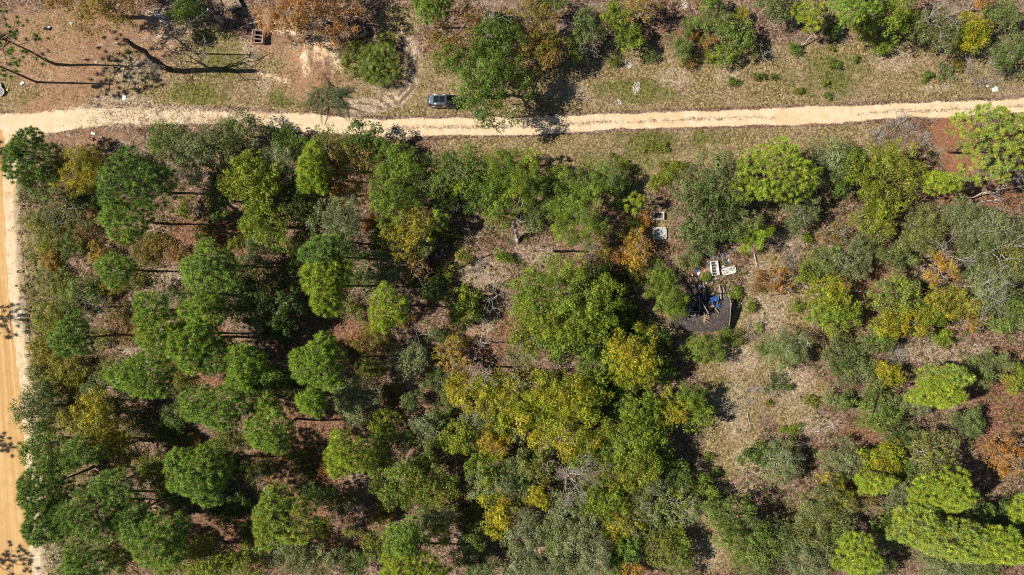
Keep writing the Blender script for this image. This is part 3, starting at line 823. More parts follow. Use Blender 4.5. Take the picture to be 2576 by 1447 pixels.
# ------------------------------------------------------------------ the trees, one line each:
# kind  x y  radius[xradius]  height  colour1 colour2 mix
# P pine, Y young pine, O broadleaf, F feathery broadleaf, S small-leaved, X sparse crown with visible branches
TREES = '''
Q -2 92 92x78 14.5 pd pm .3
O 235 -8 115x70 11 ol ru .45
S 468 18 42x44 7 dg mg .25
X 795 18 125x85 8 ru or .25
P 1078 8 45x42 11 pm pb .3
X 1141 88 70x84 8.5 ru ol .35
O 1215 205 102x96 11 mg dg .35
O 1250 98 62x58 9.5 mg dg .35
X 1340 60 72x50 8 ol ru .5
O 1348 128 76x58 7.5 ol ru .35
F 1368 12 48x38 7 gg mg .4
S 1478 66 38x42 6 dg gg .4
S 1450 115 27x32 5 dg mg .3
O 1543 43 40x44 5 yg mg .35
O 1587 98 38x38 4.5 yg mg .5
X 1616 26 42x38 5.5 ol or .4
O 1789 14 28x30 4.5 mg dg .2
F 1803 58 42x36 5 mg gg .35
O 1855 95 46x44 5 mg gg .2
S 1818 134 30x26 3.6 mg yg .2
S 1738 66 24x22 3.2 mg gg .3
S 1708 115 27x32 4 gg mg .4
S 1746 90 18x14 2.4 or ru .4
S 1782 108 22x16 2.6 ru ol .4
S 1952 14 50x38 5 gg dg .3
S 1908 128 18 2.4 gg mg .3
Y 2044 32 30x44 6.5 py pb .3
S 2089 62 34x26 3 dg gg .4
P 2150 12 58x36 11 pb pm .4
O 2236 38 66x58 8 yg mg .5
S 2172 78 40x30 4 ol mg .4
S 2216 113 30x22 2.6 yg mg .4
S 2352 72 66x58 6.5 gg ol .3
O 2450 72 48x46 5.5 yg ye .5
O 2405 92 36x30 4.5 yg mg .5
S 2522 42 44x34 6 gg mg .4
S 2468 6 28x20 4.5 or ru .3
S 2546 140 58x46 5.5 gg dg .3
S 2102 160 17x13 1.5 mg dg .4
S 2336 193 20x11 1.3 mg dg .5
S 2012 230 14x10 1.0 dg ol .4
S 2076 207 10x8 1.0 mg yg .4
S 1999 123 20x15 1.8 mg dg .4
S 2150 148 13x10 1.2 mg gg .4
S 1849 205 18x11 1.2 dg mg .4
S 1945 190 11x8 .9 mg dg .5
S 2083 238 13x9 .9 mg dg .5
S 2092 120 12x9 .9 ol dg .5
S 1728 158 20x16 1.6 ol ru .4
S 1780 140 20x13 1.6 ol yg .4
S 1912 190 20x10 1.2 dg ol .4
S 2410 165 15x18 1.6 ru ol .5
S 2385 180 26x18 1.2 sg gg .5
S 1545 145 22x15 1.6 dg ol .4
S 1640 138 22x18 1.6 dg gg .4
S 1668 370 20x14 .9 mg ol .4
S 1640 372 26x12 .8 ol mg .4
S 1545 392 16x8 .7 mg ol .4
P 66 392 66x62 9.5 pd pm .25
O 105 462 54x44 6 dg gg .4
F 194 426 64x62 8.2 ye ol .2
F 240 430 40x46 6.5 ol ye .5
P 328 458 92x70 14 pm pd .45
P 318 545 62x46 12 pm pb .25
S 424 354 54x46 6.5 mg dg .4
S 480 398 64x60 7.5 gg sg .3
S 540 366 58x52 7 gg dg .3
S 605 332 54x44 6 gg dg .4
O 558 498 42x42 6.5 dg mg .3
O 560 440 40x40 5.5 dk dg .4
O 634 452 70x72 9.5 yg ol .35
O 668 562 62x70 8.5 mg yg .45
F 672 622 50x44 7 gg sg .3
F 706 418 50x52 7.5 sg gg .35
O 728 476 52x48 6 dk dg .5
O 757 528 46x50 5.5 dk dg .5
O 716 346 38x28 4.5 dg mg .4
O 742 376 44x34 5.5 mg dg .5
P 790 432 38x58 11 pb py .3
S 820 364 48x42 6 gg ol .4
O 915 352 52x48 6.5 mg dg .5
O 945 384 46x36 6 dg mg .4
X 888 418 66x54 7.5 ol ru .45
X 880 482 50x40 6.5 ye ru .45
F 856 545 60x56 8.5 sg gg .35
S 868 608 48x36 6 gg dg .4
F 1008 424 56x50 8 mg yg .25
F 986 502 64x58 8.5 mg yg .25
S 1070 478 46x40 6 gg yg .4
S 1106 432 46x42 6 mg gg .4
S 1170 416 56x46 6.5 mg gg .4
O 1158 462 42x34 5.5 yg mg .5
F 1266 424 54x50 7 mg yg .25
O 1236 470 42x38 5 mg dg .4
O 1254 530 40x46 6 mg yg .35
X 1042 562 58x52 7 ol ye .4
X 1000 612 52x46 6.5 ol ye .45
S 1064 618 32x32 4.5 sg mg .4
Y 1100 553 26x24 6 pb pm .2
Y 1336 400 24x30 6 pb py .3
F 1318 470 58x50 7 mg yg .25
S 1412 440 34x28 4.2 mg yg .4
S 1448 446 30x26 4 gg mg .4
F 1450 545 78x82 9 mg yg .3
S 1348 540 38x36 4.5 dg gg .4
F 1534 444 46x38 5 mg gg .35
O 1556 500 30x32 3.2 dk dg .5
S 1556 465 30x26 4 mg dg .4
Y 1603 507 26x22 5.5 py pb .4
S 1588 578 24x26 3 mg ol .4
X 1602 620 44x46 4.2 ye or .5
X 1626 550 22x22 2.2 ru or .5
S 1565 648 18x18 2.2 ru or .5
S 1570 412 24x14 1.2 ol yg .4
S 1690 430 40x26 1.8 ol yg .5
S 1660 455 30x20 1.2 ol yg .5
O 1782 470 108x72 8.5 gg dg .25
O 1805 545 92x62 7.5 gg dg .35
O 1758 590 54x32 5 dg gg .35
P 1962 428 100x74 10.5 pb py .25
S 2082 398 58x54 6.5 gg sg .35
O 2130 425 52x52 6.5 dg mg .3
O 2235 432 96x78 8.5 yg ol .55
O 2200 535 60x48 7 yg ol .45
P 2508 345 96x92 13 pm py .5
P 2362 460 48x26 7.5 pb py .4
F 1890 586 52x44 5.5 yg pb .5
S 2018 528 50x44 5 gg dg .3
S 1985 480 40x30 4 dg gg .3
X 2100 590 45x25 3.4 ru ol .5
S 2030 600 22x14 2 mg yg .4
S 2330 562 58x46 6 gg ol .25
S 2425 548 60x46 6.5 gg sg .3
S 2512 580 66x56 6.5 gg sg .3
S 2300 622 46x38 5.5 gg ol .3
S 2462 632 60x50 6.5 gg dg .25
S 2556 640 52x52 6.5 ol gg .5
S 2500 700 60x52 6 gg sg .4
S 2470 748 56x42 5.5 sg gg .4
S 2152 652 52x46 5.5 gg sg .3
S 2085 652 46x42 5 gg mg .4
S 2188 608 44x34 5 gg ol .4
S 2255 648 38x30 4.5 gg dg .3
X 2372 666 46x34 6.8 or ye .3
O 2088 740 52x52 6.5 yg ye .3
O 2115 790 60x42 6 yg mg .4
O 2250 742 62x46 6.5 yg gg .4
O 2224 810 36x42 6 ye yg .3
O 2300 812 46x42 6 ye yg .35
O 2395 762 62x46 6 ol ye .4
X 2450 808 32x26 4.5 ol or .3
S 2372 850 34x18 3 yg mg .4
O 2340 780 44x36 5 yg mg .4
O 2034 672 32x40 4 yg mg .5
Y 2066 788 38x26 6 pb pm .3
O 2546 790 54x46 5.5 mg gg .4
X 1958 706 36x34 3.2 or ru .4
S 1915 712 26x26 2.4 ru ol .4
F 1985 874 62x48 5.5 sg mg .4
S 2112 890 52x40 4.2 gg dg .35
S 2195 860 44x34 4.6 gg mg .4
S 2150 935 48x34 4 gg mg .4
S 2235 942 42x30 4.6 yg ye .4
P 2378 952 62x34 9 pm py .4
S 2474 928 56x46 5.5 gg mg .3
O 2562 952 44x40 5.5 mg ye .4
S 2112 1007 34x30 3.4 mg gg .4
O 2212 1028 66x48 5.5 mg gg .2
S 2310 1012 44x36 5 gg sg .4
P 2356 986 62x34 10 pb py .4
S 2432 1066 48x38 4.6 gg dg .3
S 2256 1094 46x34 4.6 dg gg .4
S 1968 1168 58x54 5 sg gg .35
S 2120 1150 48x46 5 gg sg .4
O 2218 1160 58x50 6 yg ye .35
X 2352 1150 72x62 8 ol gg .4
P 2378 1240 74x46 11 pb py .35
P 2196 1212 46x22 8 pb py .3
X 2534 1148 56x42 5.5 or ru .3
O 2094 1240 46x40 6 ye mg .4
S 2268 1254 46x46 5.5 gg sg .4
S 2062 1288 82x68 7.5 gg ol .3
X 2174 1252 34x34 4.5 ol ru .5
O 2342 1282 54x36 6 ol yg .4
P 2300 1326 66x48 12 pm py .5
P 2402 1356 84x44 13 pm py .5
P 2508 1378 72x40 13 pb py .4
P 2150 1398 52x48 11 pb py .35
S 2032 1410 76x52 7 gg sg .3
S 1966 1348 46x42 5.5 gg dg .3
S 2366 1418 66x42 6.5 gg sg .35
S 2460 1432 60x34 6 gg mg .3
O 2534 1316 60x48 5.5 dg gg .4
P 2566 1284 28x30 8 pb py .4
S 2558 1372 46x44 6 gg mg .4
S 1990 1082 22x20 1.8 yg mg .4
O 1420 750 124x98 10.5 yg mg .35
O 1365 800 90x72 9 yg ol .35
O 1442 835 100x62 9 yg mg .3
X 1325 872 62x48 7.5 ol sg .45
O 1595 892 80x70 8.5 yg ye .35
O 1580 955 50x34 6 mg yg .4
F 1672 745 52x54 6.5 mg yg .35
F 1696 768 32x32 5 mg yg .4
F 1776 876 54x37 4.6 mg yg .35
O 1420 1000 96x66 9.5 yg ye .3
O 1412 1070 106x84 10 yg ye .38
O 1575 1105 86x66 9 yg mg .35
O 1590 1160 66x48 8 yg ol .4
O 1612 1035 52x50 7 mg yg .4
O 1690 1026 34x48 6 ye yg .5
F 1733 996 42x34 5.5 mg yg .3
O 1760 1046 38x38 5 mg yg .3
O 1545 1020 48x48 5.5 dk dg .5
O 1186 996 58x52 7 ye yg .5
O 1262 1008 62x62 7.5 yg ye .35
X 1308 975 52x52 7 sg ye .4
S 1196 1058 44x34 5.5 sg gg .4
O 1152 1102 44x48 6.5 yg ol .4
O 1240 1104 38x42 6 ye or .3
O 1212 1166 46x42 6 yg mg .5
S 1226 1216 52x46 6.5 sg yg .4
O 1252 1298 46x54 7 ye yg .35
O 1346 1170 50x44 6.5 ol gg .4
O 1298 1170 40x44 5.5 dg gg .4
O 1306 1230 40x44 5 dg gg .5
O 1356 1254 30x34 6 ye yg .3
O 1516 1252 54x56 7.5 yg mg .4
O 1566 1196 54x44 7 yg ol .4
S 1632 1212 42x36 6 gg sg .4
S 1606 1258 42x42 6 gg ol .3
O 1690 1200 44x42 5.5 dg mg .4
O 1770 1230 30x36 4 mg yg .3
X 1702 1272 58x48 6.5 sg yg .3
O 1556 1316 48x40 6 yg ye .45
X 1476 1290 30x38 5.5 or ru .4
S 1432 1288 60x56 7 gg sg .4
S 1322 1340 66x58 7 gg sg .35
S 1462 1384 76x60 7.5 sg gg .4
S 1322 1430 56x36 6 gg sg .4
O 1574 1374 52x48 5.5 dg mg .4
O 1690 1392 58x58 5.5 ol mg .4
S 1706 1354 24x22 4 yg mg .3
O 1590 1436 30x20 5 or ye .15
O 1640 1330 44x40 4.5 ol gg .4
O 1848 1320 76x74 8 mg gg .3
O 1920 1380 48x44 6.5 mg gg .4
S 1908 1434 44x30 5.5 gg mg .4
O 1900 1140 38x36 4 dg mg .4
P 810 642 46x50 13 pm pd .3
P 816 718 50x76 13.5 pb py .35
P 982 772 46x50 12 pb py .3
P 800 912 66x60 13 pb pm .3
P 788 1008 32x34 11.5 pb pm .3
P 868 1140 54x52 12.5 pb py .3
P 687 1088 54x44 12.5 pm pb .4
P 700 1302 76x72 13 pm py .5
P 1018 1358 40x46 12 pm pb .4
P 1036 1430 76x34 12 py pb .4
S 890 1002 62x56 7 sg gg .4
S 1056 1084 52x44 6 sg gg .35
O 966 1062 36x38 5 yg ol .3
O 962 1108 36x28 4.5 dg mg .4
S 1038 1006 30x26 4 gg dg .4
S 1122 1010 26x30 4.5 gg mg .4
O 1010 1190 92x84 8.5 mg ol .45
O 1078 1230 66x66 7.5 ol mg .4
S 1090 1292 56x40 6 gg sg .35
S 852 1262 44x36 5 dg gg .4
O 1090 1336 52x40 6 ol mg .4
O 946 1378 34x40 5 ol mg .4
S 722 1392 56x44 6 gg sg .4
S 802 1412 50x40 5.5 gg sg .3
O 890 640 32x30 4.5 dg mg .3
S 968 674 46x40 5.5 sg gg .4
X 1036 668 40x36 5 ru ol .4
O 1166 768 48x46 5 yg mg .45
S 1210 790 20x22 2.2 gg sg .4
S 1076 722 44x34 4 dk dg .5
S 1120 690 30x24 2.4 dg ol .4
S 1032 902 46x40 5.5 gg sg .35
X 1130 906 48x42 5.5 ye ru .5
S 944 818 26x34 2.6 ol ye .4
S 718 700 42x50 6.5 dk dg .5
O 652 748 84x66 8.5 dg gg .35
O 712 790 60x56 6.5 dk dg .5
O 585 742 56x52 8 gg dg .4
P 297 678 42x36 11 pm pb .2
P 530 666 66x60 13.5 pm pb .2
P 522 778 50x40 12.5 pb pm .3
P 392 782 46x40 12.5 pm pb .3
P 402 850 58x52 13 pm py .35
P 478 862 66x58 13.5 pb pm .3
P 536 892 50x40 12 pm pd .3
P 372 950 80x52 13.5 pm pb .3
P 190 852 50x46 12.5 pm pd .3
P 618 918 46x58 12.5 pb pm .3
P 552 1024 86x52 13 pm pb .3
P 677 1016 32x28 10.5 pb pm .3
P 500 1192 80x70 13 pm pb .4
P 116 1226 58x54 14 pd pm .3
P 122 1318 52x46 14 pd pm .4
P 210 1296 88x66 14 pm pd .3
P 284 1222 50x42 13 pm pd .2
P 336 1298 48x44 12 pm pd .4
P 394 1348 78x66 13 pm pb .2
P 222 1410 58x44 12 pm pd .4
P 216 1136 48x32 11 pm pd .4
S 100 1030 64x62 5.5 gg dk .5
O 240 1056 74x62 8 ol ye .35
O 305 1124 50x50 7 ol ye .3
O 380 1180 58x56 7.5 ol dg .35
O 112 1120 56x46 7 mg dg .5
O 570 1284 46x44 5.5 dg dk .4
O 520 1400 86x52 8 ol yg .35
O 620 1412 56x40 7 ol mg .4
O 302 1392 52x44 6.5 mg ol .4
O 434 1420 50x34 6 ol mg .4
S 444 1040 38x30 3.6 dg gg .4
S 240 976 38x28 4.5 gg dg .4
S 612 1108 30x24 3 ol gg .4
S 180 622 42x30 3 dg ol .4
S 112 622 18x32 2.4 yg ye .4
S 120 652 30x22 2.2 ol or .3
S 246 636 28x26 2.8 or ol .4
S 192 742 52x42 3.4 gg mg .4
S 130 700 36x40 2 ol gg .4
S 118 805 40x38 2.8 ol yg .4
S 104 880 36x36 2.6 ol ye .3
S 162 934 50x42 3.4 ol ye .25
S 128 960 36x32 2.8 ol gg .5
S 86 935 22x26 2 gg ol .4
S 110 560 50x44 2.4 gg ol .5
S 210 560 52x40 2.2 gg ru .3
S 200 500 46x30 3 dk dg .5
S 466 520 22x22 2.6 yg ol .4
S 520 606 24x22 3 yg ye .3
S 508 586 22x16 2.4 dg gg .4
S 590 610 26x20 2.4 ol yg .4
S 350 640 40x24 1.8 ol ru .3
S 260 730 40x30 2 ol ru .3
S 465 672 14x14 1.6 mg yg .3
S 700 830 40x26 2.4 dg gg .3
S 880 780 34x26 2.2 ol gg .4
S 1075 600 24x18 1.8 mg ol .4
S 1270 648 30x18 2 mg yg .4
S 1168 645 22x18 1.8 yg ol .4
S 1300 760 16x16 1.6 yg mg .4
S 1500 690 40x26 2.6 dg mg .3
S 1620 660 34x22 2 ol yg .4
S 1660 690 36x36 3.2 mg yg .3
S 1560 745 40x50 3 dk dg .4
S 1580 700 40x24 2 dk ol .4
S 1600 820 50x36 3 dk dg .5
S 1736 654 28x22 2.2 mg gg .4
F 1766 624 36x24 2.8 sg gg .4
S 1776 696 18x13 1.2 mg ol .4
S 1888 770 18x16 1.5 yg mg .3
S 1850 735 22x14 1.5 yg mg .3
S 1912 823 14x12 1.2 mg yg .3
S 1924 880 22x24 2.2 mg gg .3
S 1840 845 30x24 2.4 mg ol .4
S 1800 1190 14x12 1.4 mg gg .3
S 1785 1152 14x12 1.2 yg mg .3
S 1960 965 30x22 1.6 dg gg .3
S 1930 1015 14x10 1 ol yg .3
S 2040 1010 22x16 1.4 ol mg .3
S 2005 770 20x14 1.6 yg mg .3
S 2300 650 20x14 1.6 mg ol .4
S 2165 888 30x20 2 mg dg .4
S 1870 1410 30x24 2.2 ol mg .4
S 660 1180 34x24 1.8 dk ol .4
S 760 1190 26x18 1.6 dg ol .4
S 800 1330 30x26 1.6 ol yg .4
S 885 1340 22x20 1.6 ol yg .3
S 1130 1240 26x20 2 ol ru .4
S 920 1360 24x16 1.5 ru ol .4
S 300 600 34x24 1.8 ol ru .4
S 390 610 40x24 1.8 ru ol .5
S 330 700 34x24 2 ol gg .4
S 440 640 30x22 1.8 ru gg .4
S 300 790 40x28 2.2 gg ru .4
S 330 840 34x22 1.6 ru gg .3
S 250 850 30x26 2 ol gg .4
S 290 930 44x30 2.4 gg ol .4
S 450 960 30x22 2 mg ol .4
S 640 980 34x26 2.6 mg dg .4
S 720 970 44x34 3.2 dg gg .4
O 690 940 40x34 4.5 mg dg .4
S 930 930 40x30 2.4 ol dg .4
S 960 870 34x26 2.2 dg ru .3
S 1010 800 30x22 2 ol ru .4
S 900 860 36x24 1.6 ru ol .4
S 420 1090 44x30 3 dg ol .4
S 340 1070 40x28 2.6 gg dg .4
S 470 1110 30x20 1.8 ru ol .4
S 600 1180 40x26 2 dk ol .4
S 560 1110 34x24 2.2 dg ol .4
S 740 1150 34x24 2.2 ol dg .4
S 780 1240 40x30 2.6 dk dg .4
S 830 1180 30x22 1.8 ru ol .4
S 920 1160 30x30 3 mg ol .4
S 640 1330 40x30 3 dg ol .4
O 880 1410 46x36 5 dg gg .4
S 960 1300 30x26 2.6 ol ru .4
S 980 990 30x22 2 ru ol .4
S 1100 960 40x30 3 dg gg .4
S 1110 1050 34x28 3 dg mg .4
S 1100 840 30x22 2 gg dg .4
S 1150 860 26x20 1.8 ol ru .4
S 960 590 30x26 3 dg mg .4
S 930 560 26x24 2.6 ru or .3
O 1120 500 40x30 4 dk dg .4
O 1200 505 36x26 3.6 dg mg .4
S 1120 590 36x24 1.8 ol dg .4
O 1400 490 40x36 4.5 dg mg .4
O 1490 475 36x30 4 mg dg .4
S 1520 640 30x20 1.6 ol ru .4
O 1560 790 46x46 4.2 dg mg .3
O 1650 850 46x36 4.2 dg mg .4
O 1660 930 44x34 4 mg dg .4
O 1500 900 56x44 6 mg dg .3
O 1480 960 50x36 6.5 mg yg .4
O 1250 1060 40x36 5.5 mg dg .3
O 1300 1060 44x40 6 mg gg .4
O 1480 1150 50x36 6 mg yg .4
O 1640 1090 40x50 6 mg yg .3
O 1655 1150 44x40 5.5 mg dg .3
O 1640 1290 40x34 5 mg gg .4
O 1390 1340 50x40 6 gg mg .3
O 1180 1370 46x40 5.5 gg mg .4
O 1210 1420 50x34 5.5 dg gg .4
S 1180 1300 34x26 3 ol dg .4
O 1390 1420 50x34 6 gg sg .4
O 1540 1430 46x30 5 mg dg .4
O 2230 1330 56x46 6 gg mg .4
O 2210 1424 50x30 6 gg mg .4
O 2112 1340 50x44 6 mg gg .4
O 2296 1200 44x36 5 gg mg .4
O 2452 1290 50x36 5.5 gg mg .4
O 440 1250 44x40 5 dg mg .3
O 300 1010 44x34 5 dg ol .3
O 150 1180 46x36 6 mg dg .4
O 460 740 40x30 4.5 dg gg .4
O 640 660 40x36 5 dg gg .4
O 760 620 36x36 5 dg mg .4
O 910 700 34x28 4 dg mg .4
'''
def build_trees():
    for ln in TREES.strip().splitlines():
        f = ln.split()
        k, x, y = f[0], float(f[1]), float(f[2])
        rx, ry = (map(float, f[3].split('x')) if 'x' in f[3] else (float(f[3]),) * 2)
        h, c1, c2, mx = float(f[4]), f[5], f[6], float(f[7])
        if k in 'PYQ': pine(x, y, rx, ry, h, c1, c2, mx, k)
        else: oak(x, y, rx, ry, h, c1, c2, mx, k)
build_trees()
# pines standing just left of the frame; only their shadows reach the clay road
for (sx, sy, r, h) in ((14, 800, 46, 12.0), (-10, 1112, 38, 12.0), (30, 1408, 52, 13.0), (-26, 378, 34, 10)):
    gx = sx - (h * 0.78 / math.tan(SUN_EL)) / K
    z = h * 0.78
    px, py = CX + (gx - CX) * D / (D - z), CY + (sy - CY) * D / (D - z)
    pine(px, py, r, r, h, 'pm', 'pd', .4, 'Q')

# dead and leafless trees
bare(1232, 30, 50, 11, label='bare grey tree beside the rust-orange tree at the top edge')
bare(2362, 45, 56, 9.0, label='bleached bare branches standing in the grey-green thicket, top right', depth=5)
bare(1925, 132, 26, 3.2, label='small bleached bare bush at the end of the green bush row, above the track')
bare(494, 470, 40, 9.5, label='slender pale-barked bare tree below the grey-green row by the track', limbs=4)
bare(234, 775, 42, 6.5, M_MOSS, label='lichen-grey bare tree in the scrub by the clay road')
bare(150, 522, 52, 5, M_MOSS, label='lichen-grey bare tree behind the yellow roadside tree')
bare(1236, 755, 36, 5, label='bone-white bare tree right of the yellow-green bush in the clearing')
bare(1048, 848, 44, 4, M_MOSS, label='thin grey bare tree between the bright pines and the central oaks')
bare(1212, 868, 36, 7.5, label='white forked bare tree left of the large central oak')
bare(1210, 935, 34, 9, label='white bare branches above the yellow oaks of the centre')
bare(1430, 1203, 52, 10.5, label='silver bare tree rising out of the lower central canopy', depth=5, limbs=7)
bare(1496, 1172, 42, 9.5, M_MOSS, label='grey lichened bare crown right of the silver bare tree')
bare(1600, 1302, 38, 8, M_MOSS, label='dark bare tree with thin branches, lower centre')
bare(1545, 455, 16, 3, label='little bare snag among the green trees below the track')
bare(2012, 545, 34, 5.5, label='crooked white bare tree below the round bright pine')
bare(2478, 488, 55, 5.5, lean=(1.6, .5), label='white bare tree leaning over red straw at the right edge', depth=5)
bare(2400, 640, 44, 8.8, label='white branches showing behind the orange tree, right thicket')
bare(2515, 620, 50, 9.0, label='white branches in the thicket near the right edge', limbs=6)
bare(2488, 720, 50, 8.4, label='white branches in the silvery lower end of the right thicket', limbs=6)
bare(1660, 1025, 30, 3, M_MOSS, label='low bare bush in shade right of the yellow oaks')
bare(1835, 1022, 28, 1.8, label='low bleached bare bush in the dry clearing')
bare(1944, 968, 34, 2.0, label='wide low bare bush among pale lichen, right clearing')
bare(655, 1228, 48, 3.6, M_MOSS, label='grey leafless scrub tree between the lower left pines')
bare(1006, 745, 30, 2.5, M_MOSS, label='low grey bare bush above the pine of the clearing')
bare(300, 365, 50, 2.2, M_MOSS, label='flat grey bare bush between sandy track and large left pine')
bare(1480, 112, 30, 6, label='white bare twigs in the dark bush above the shaded grass')
bare(1130, 545, 46, 2.6, M_MOSS, label='dark bare brushwood in the shade between young pine and snag')
# broken snag draped in grey twigs and the forked dead tree of the yard
def snag():
    rng = np.random.default_rng(3)
    b = G(425, 175); root = empty('dead_tree', b)
    pts = wobble_path(rng, (0, 0, -.1), (0.3, 0.1, 11.6), 6, 0.1)
    ts = path_segs(pts, 0.42, 0.3)
    tube_obj('trunk', ts, M_BARK_DARK, root, 8)
    sp = []
    for i in range(5):
        a = i * 1.256; t = pts[-1]
        sp.append((t + np.array([math.cos(a) * .2, math.sin(a) * .2, -.1]), t + np.array([math.cos(a) * .24, math.sin(a) * .24, rng.uniform(.2, .9)]), .12, .02))
    tube_obj('broken_top', sp, M_BARK_DARK, root, 4)
    segs = []
    for i in range(15):
        a = rng.uniform(2.6, 5.8); z = rng.uniform(3, 7.5); p = pts[0] + (pts[-1] - pts[0]) * z / 11.6
        d = unit(np.array([[math.cos(a), math.sin(a), .15]]))[0]
        branch_out(rng, segs, p, d, rng.uniform(1.0, 1.8), 0.045, 2, .6, -.2, (2, 2), .62, .016, .25, .25)
    tube_obj('branch', segs, M_MOSS, root, 4)
    THINGS.append((root, 370, 150, 50, 'grey', 'snag', 'tall dark broken snag hung with grey lichened branches in the yard', 'dead tree'))
    b = G(524, 172); root = empty('dead_tree', b)
    ts = path_segs(wobble_path(rng, (0, 0, -.1), (-.2, .1, 2.2), 3, .05), .25, .18)
    tube_obj('trunk', ts, M_BARK_GREY, root, 8)
    for (tx, ty, z) in ((467, 92, 7.5), (510, 86, 7.0), (390, 108, 9.5), (424, 152, 8.5), (520, 130, 5)):
        e = np.array(G(tx, ty, z) - b)
        pp = wobble_path(rng, ts[-1][1], e, 6, .2)
        sg = path_segs(pp, .10, .035)
        for j in (3, 4, 5, 6):
            branch_out(rng, sg, pp[j], unit(rng.normal(0, 1, (1, 3)))[0], .8, .035, 1, .6, .1, (1, 2), .6, .016)
        tube_obj('limb', sg, M_BARK_GREY, root, 5)
    THINGS.append((root, 480, 130, 50, 'grey', 'dead tree', 'forked grey dead tree with long crooked limbs over the lawn', 'dead tree'))
    # leaning forked dead tree in the clearing
    b = G(1303, 612); root = empty('dead_tree', b)
    pp = wobble_path(rng, (0, 0, -.1), np.array(G(1295, 560, 3.4) - b), 4, .08)
    tube_obj('trunk', path_segs(pp, .3, .22), M_DEAD, root, 7)
    for (tx, ty, z) in ((1318, 502, 4.8), (1290, 528, 4.6), (1283, 588, 3.2), (1326, 556, 4.2), (1280, 610, 2.4), (1330, 585, 3)):
        q = wobble_path(rng, pp[-1] if ty < 560 else pp[2], np.array(G(tx, ty, z) - b), 4, .12)
        sg = path_segs(q, .16 if ty < 540 else .07, .05 if ty < 540 else .02)
        for j in (2, 3, 4):
            branch_out(rng, sg, q[j], unit(rng.normal(0, 1, (1, 3)))[0], .7, .03, 1, .6, .1, (1, 2), .6, .015)
        tube_obj('limb', sg, M_DEAD, root, 5)
    THINGS.append((root, 1303, 560, 40, 'pale', 'dead tree', 'leaning forked dead tree with bleached trunk beside the round dark bush', 'dead tree'))
    b = G(1390, 632); root = empty('dead_tree', b)
    pp = wobble_path(rng, (0, 0, -.1), (-.3, .1, 5.4), 4, .06)
    tube_obj('trunk', path_segs(pp, .22, .14), M_DEAD, root, 7)
    sg = []
    for j in (3, 4): branch_out(rng, sg, pp[j], unit(np.array([[-.7, .3, .5]]))[0], .7, .06, 1, .6, 0, (1, 2), .6, .02)
    tube_obj('branch', sg, M_DEAD, root, 4)
    THINGS.append((root, 1388, 632, 14, 'pale', 'snag', 'short broken snag throwing a long straight shadow below the feathery tree', 'dead tree'))
snag()
brush(2473, 172, 56, 'broad heap of grey-brown dead twigs near the right end of the track', n=150)
brush(2376, 128, 24, 'dead twigs fanned out under the yellow and grey-green bushes, top right', n=50)
brush(2262, 318, 30, 'largest grey twig heap just below the track, right', n=110)
brush(2205, 345, 28, 'grey twig heap left of the largest one below the track', n=80)
brush(2322, 352, 26, 'grey twig heap beside the red-brown bare soil', n=70)
brush(1480, 635, 34, 'grey twigs at the foot of the feathery green tree', n=60)
brush(1195, 668, 28, 'grey twigs beside the blackened fallen log', n=50)
brush(2252, 890, 34, 'pale twig heap in the bleached litter below the yellow trees', n=80)
brush(880, 1300, 44, 'brown-grey twig heap right of the dark bush, lower left woods', n=110)
brush(560, 640, 30, 'thin fallen twigs between the left pines', n=30)
brush(1165, 600, 30, 'dark fallen twigs left of the leaning dead tree', n=40)
brush(1895, 830, 40, 'low dry twigs right of the collapsed roof', n=60)
brush(1985, 655, 34, 'dry twig scrub right of the white refrigerator door', n=60)
log(1152, 672, 1236, 640, .16, M_BARK_DARK, 'blackened fallen log in the central clearing')
log(934, 718, 915, 742, .14, M_BARK_GREY, 'short log tilted in the shade left of the clearing pine')
log(2138, 729, 2190, 737, .17, M_DEAD, 'pale barkless log between the yellow trees on the right')
log(1896, 640, 1904, 672, .13, M_DEAD, 'upright-lying pale log right of the refrigerators', stubs=1)
log(2510, 1098, 2576, 1122, .13, M_DEAD, 'white fallen log above the orange tree at the right edge')
log(2055, 1086, 2098, 1066, .12, M_DEAD, 'pale branch lying in the litter right of the dry clearing')
log(1880, 1040, 1888, 1076, .09, M_DEAD, 'straight pale pole lying in the dry clearing', stubs=0)
log(1935, 52, 1950, 68, .10, M_DEAD, 'short pale stick near the silver bush, top edge', stubs=0)
log(2012, 118, 2038, 95, .09, M_DEAD, 'leaning white stick below the lime young pine', z0=.1, z1=1.6, stubs=0)
log(2430, 388, 2466, 368, .14, M_BARK_DARK, 'dark fallen trunk at the edge of the red soil')
log(2420, 520, 2520, 498, .1, M_DEAD, 'thin white fallen trunk on red straw at right')
log(430, 716, 442, 730, .12, M_BARK_DARK, 'short dark log between the upper left pines')
log(262, 856, 318, 838, .13, M_MOSS, 'forked grey log left of the big pine cluster')
log(2430, 855, 2520, 900, .06, M_DEAD, 'thin straight stick across the bleached litter, right', stubs=0)
log(640, 512, 590, 560, .08, M_MOSS, 'thin branch fallen under the yellow-green oak')
log(1935, 745, 2002, 732, .1, M_BARK_DARK, 'dark log below the sparse orange bush')
# palms
fan_palm(950, 158, 60, 150, 3.4, 'mg', 'yg', 'big clump of glossy fan palms beside the driven loop', 'palm clump', 'palm_clump')
fan_palm(1864, 38, 22, 26, 2.4, 'ye', 'yg', 'small yellowing fan palm above the track, top right')
fan_palm(968, 98, 22, 24, 2.6, 'yg', 'mg', 'lighter fan palm at the upper end of the palm clump')
oak(905, 150, 44, 50, 3.0, 'dg', 'ol', .5, 'S', 'dark low thicket on the left flank of the palm clump')
frond_pile(824, 242, 56, 'pile of cut palm fronds and stems beside the sandy track')
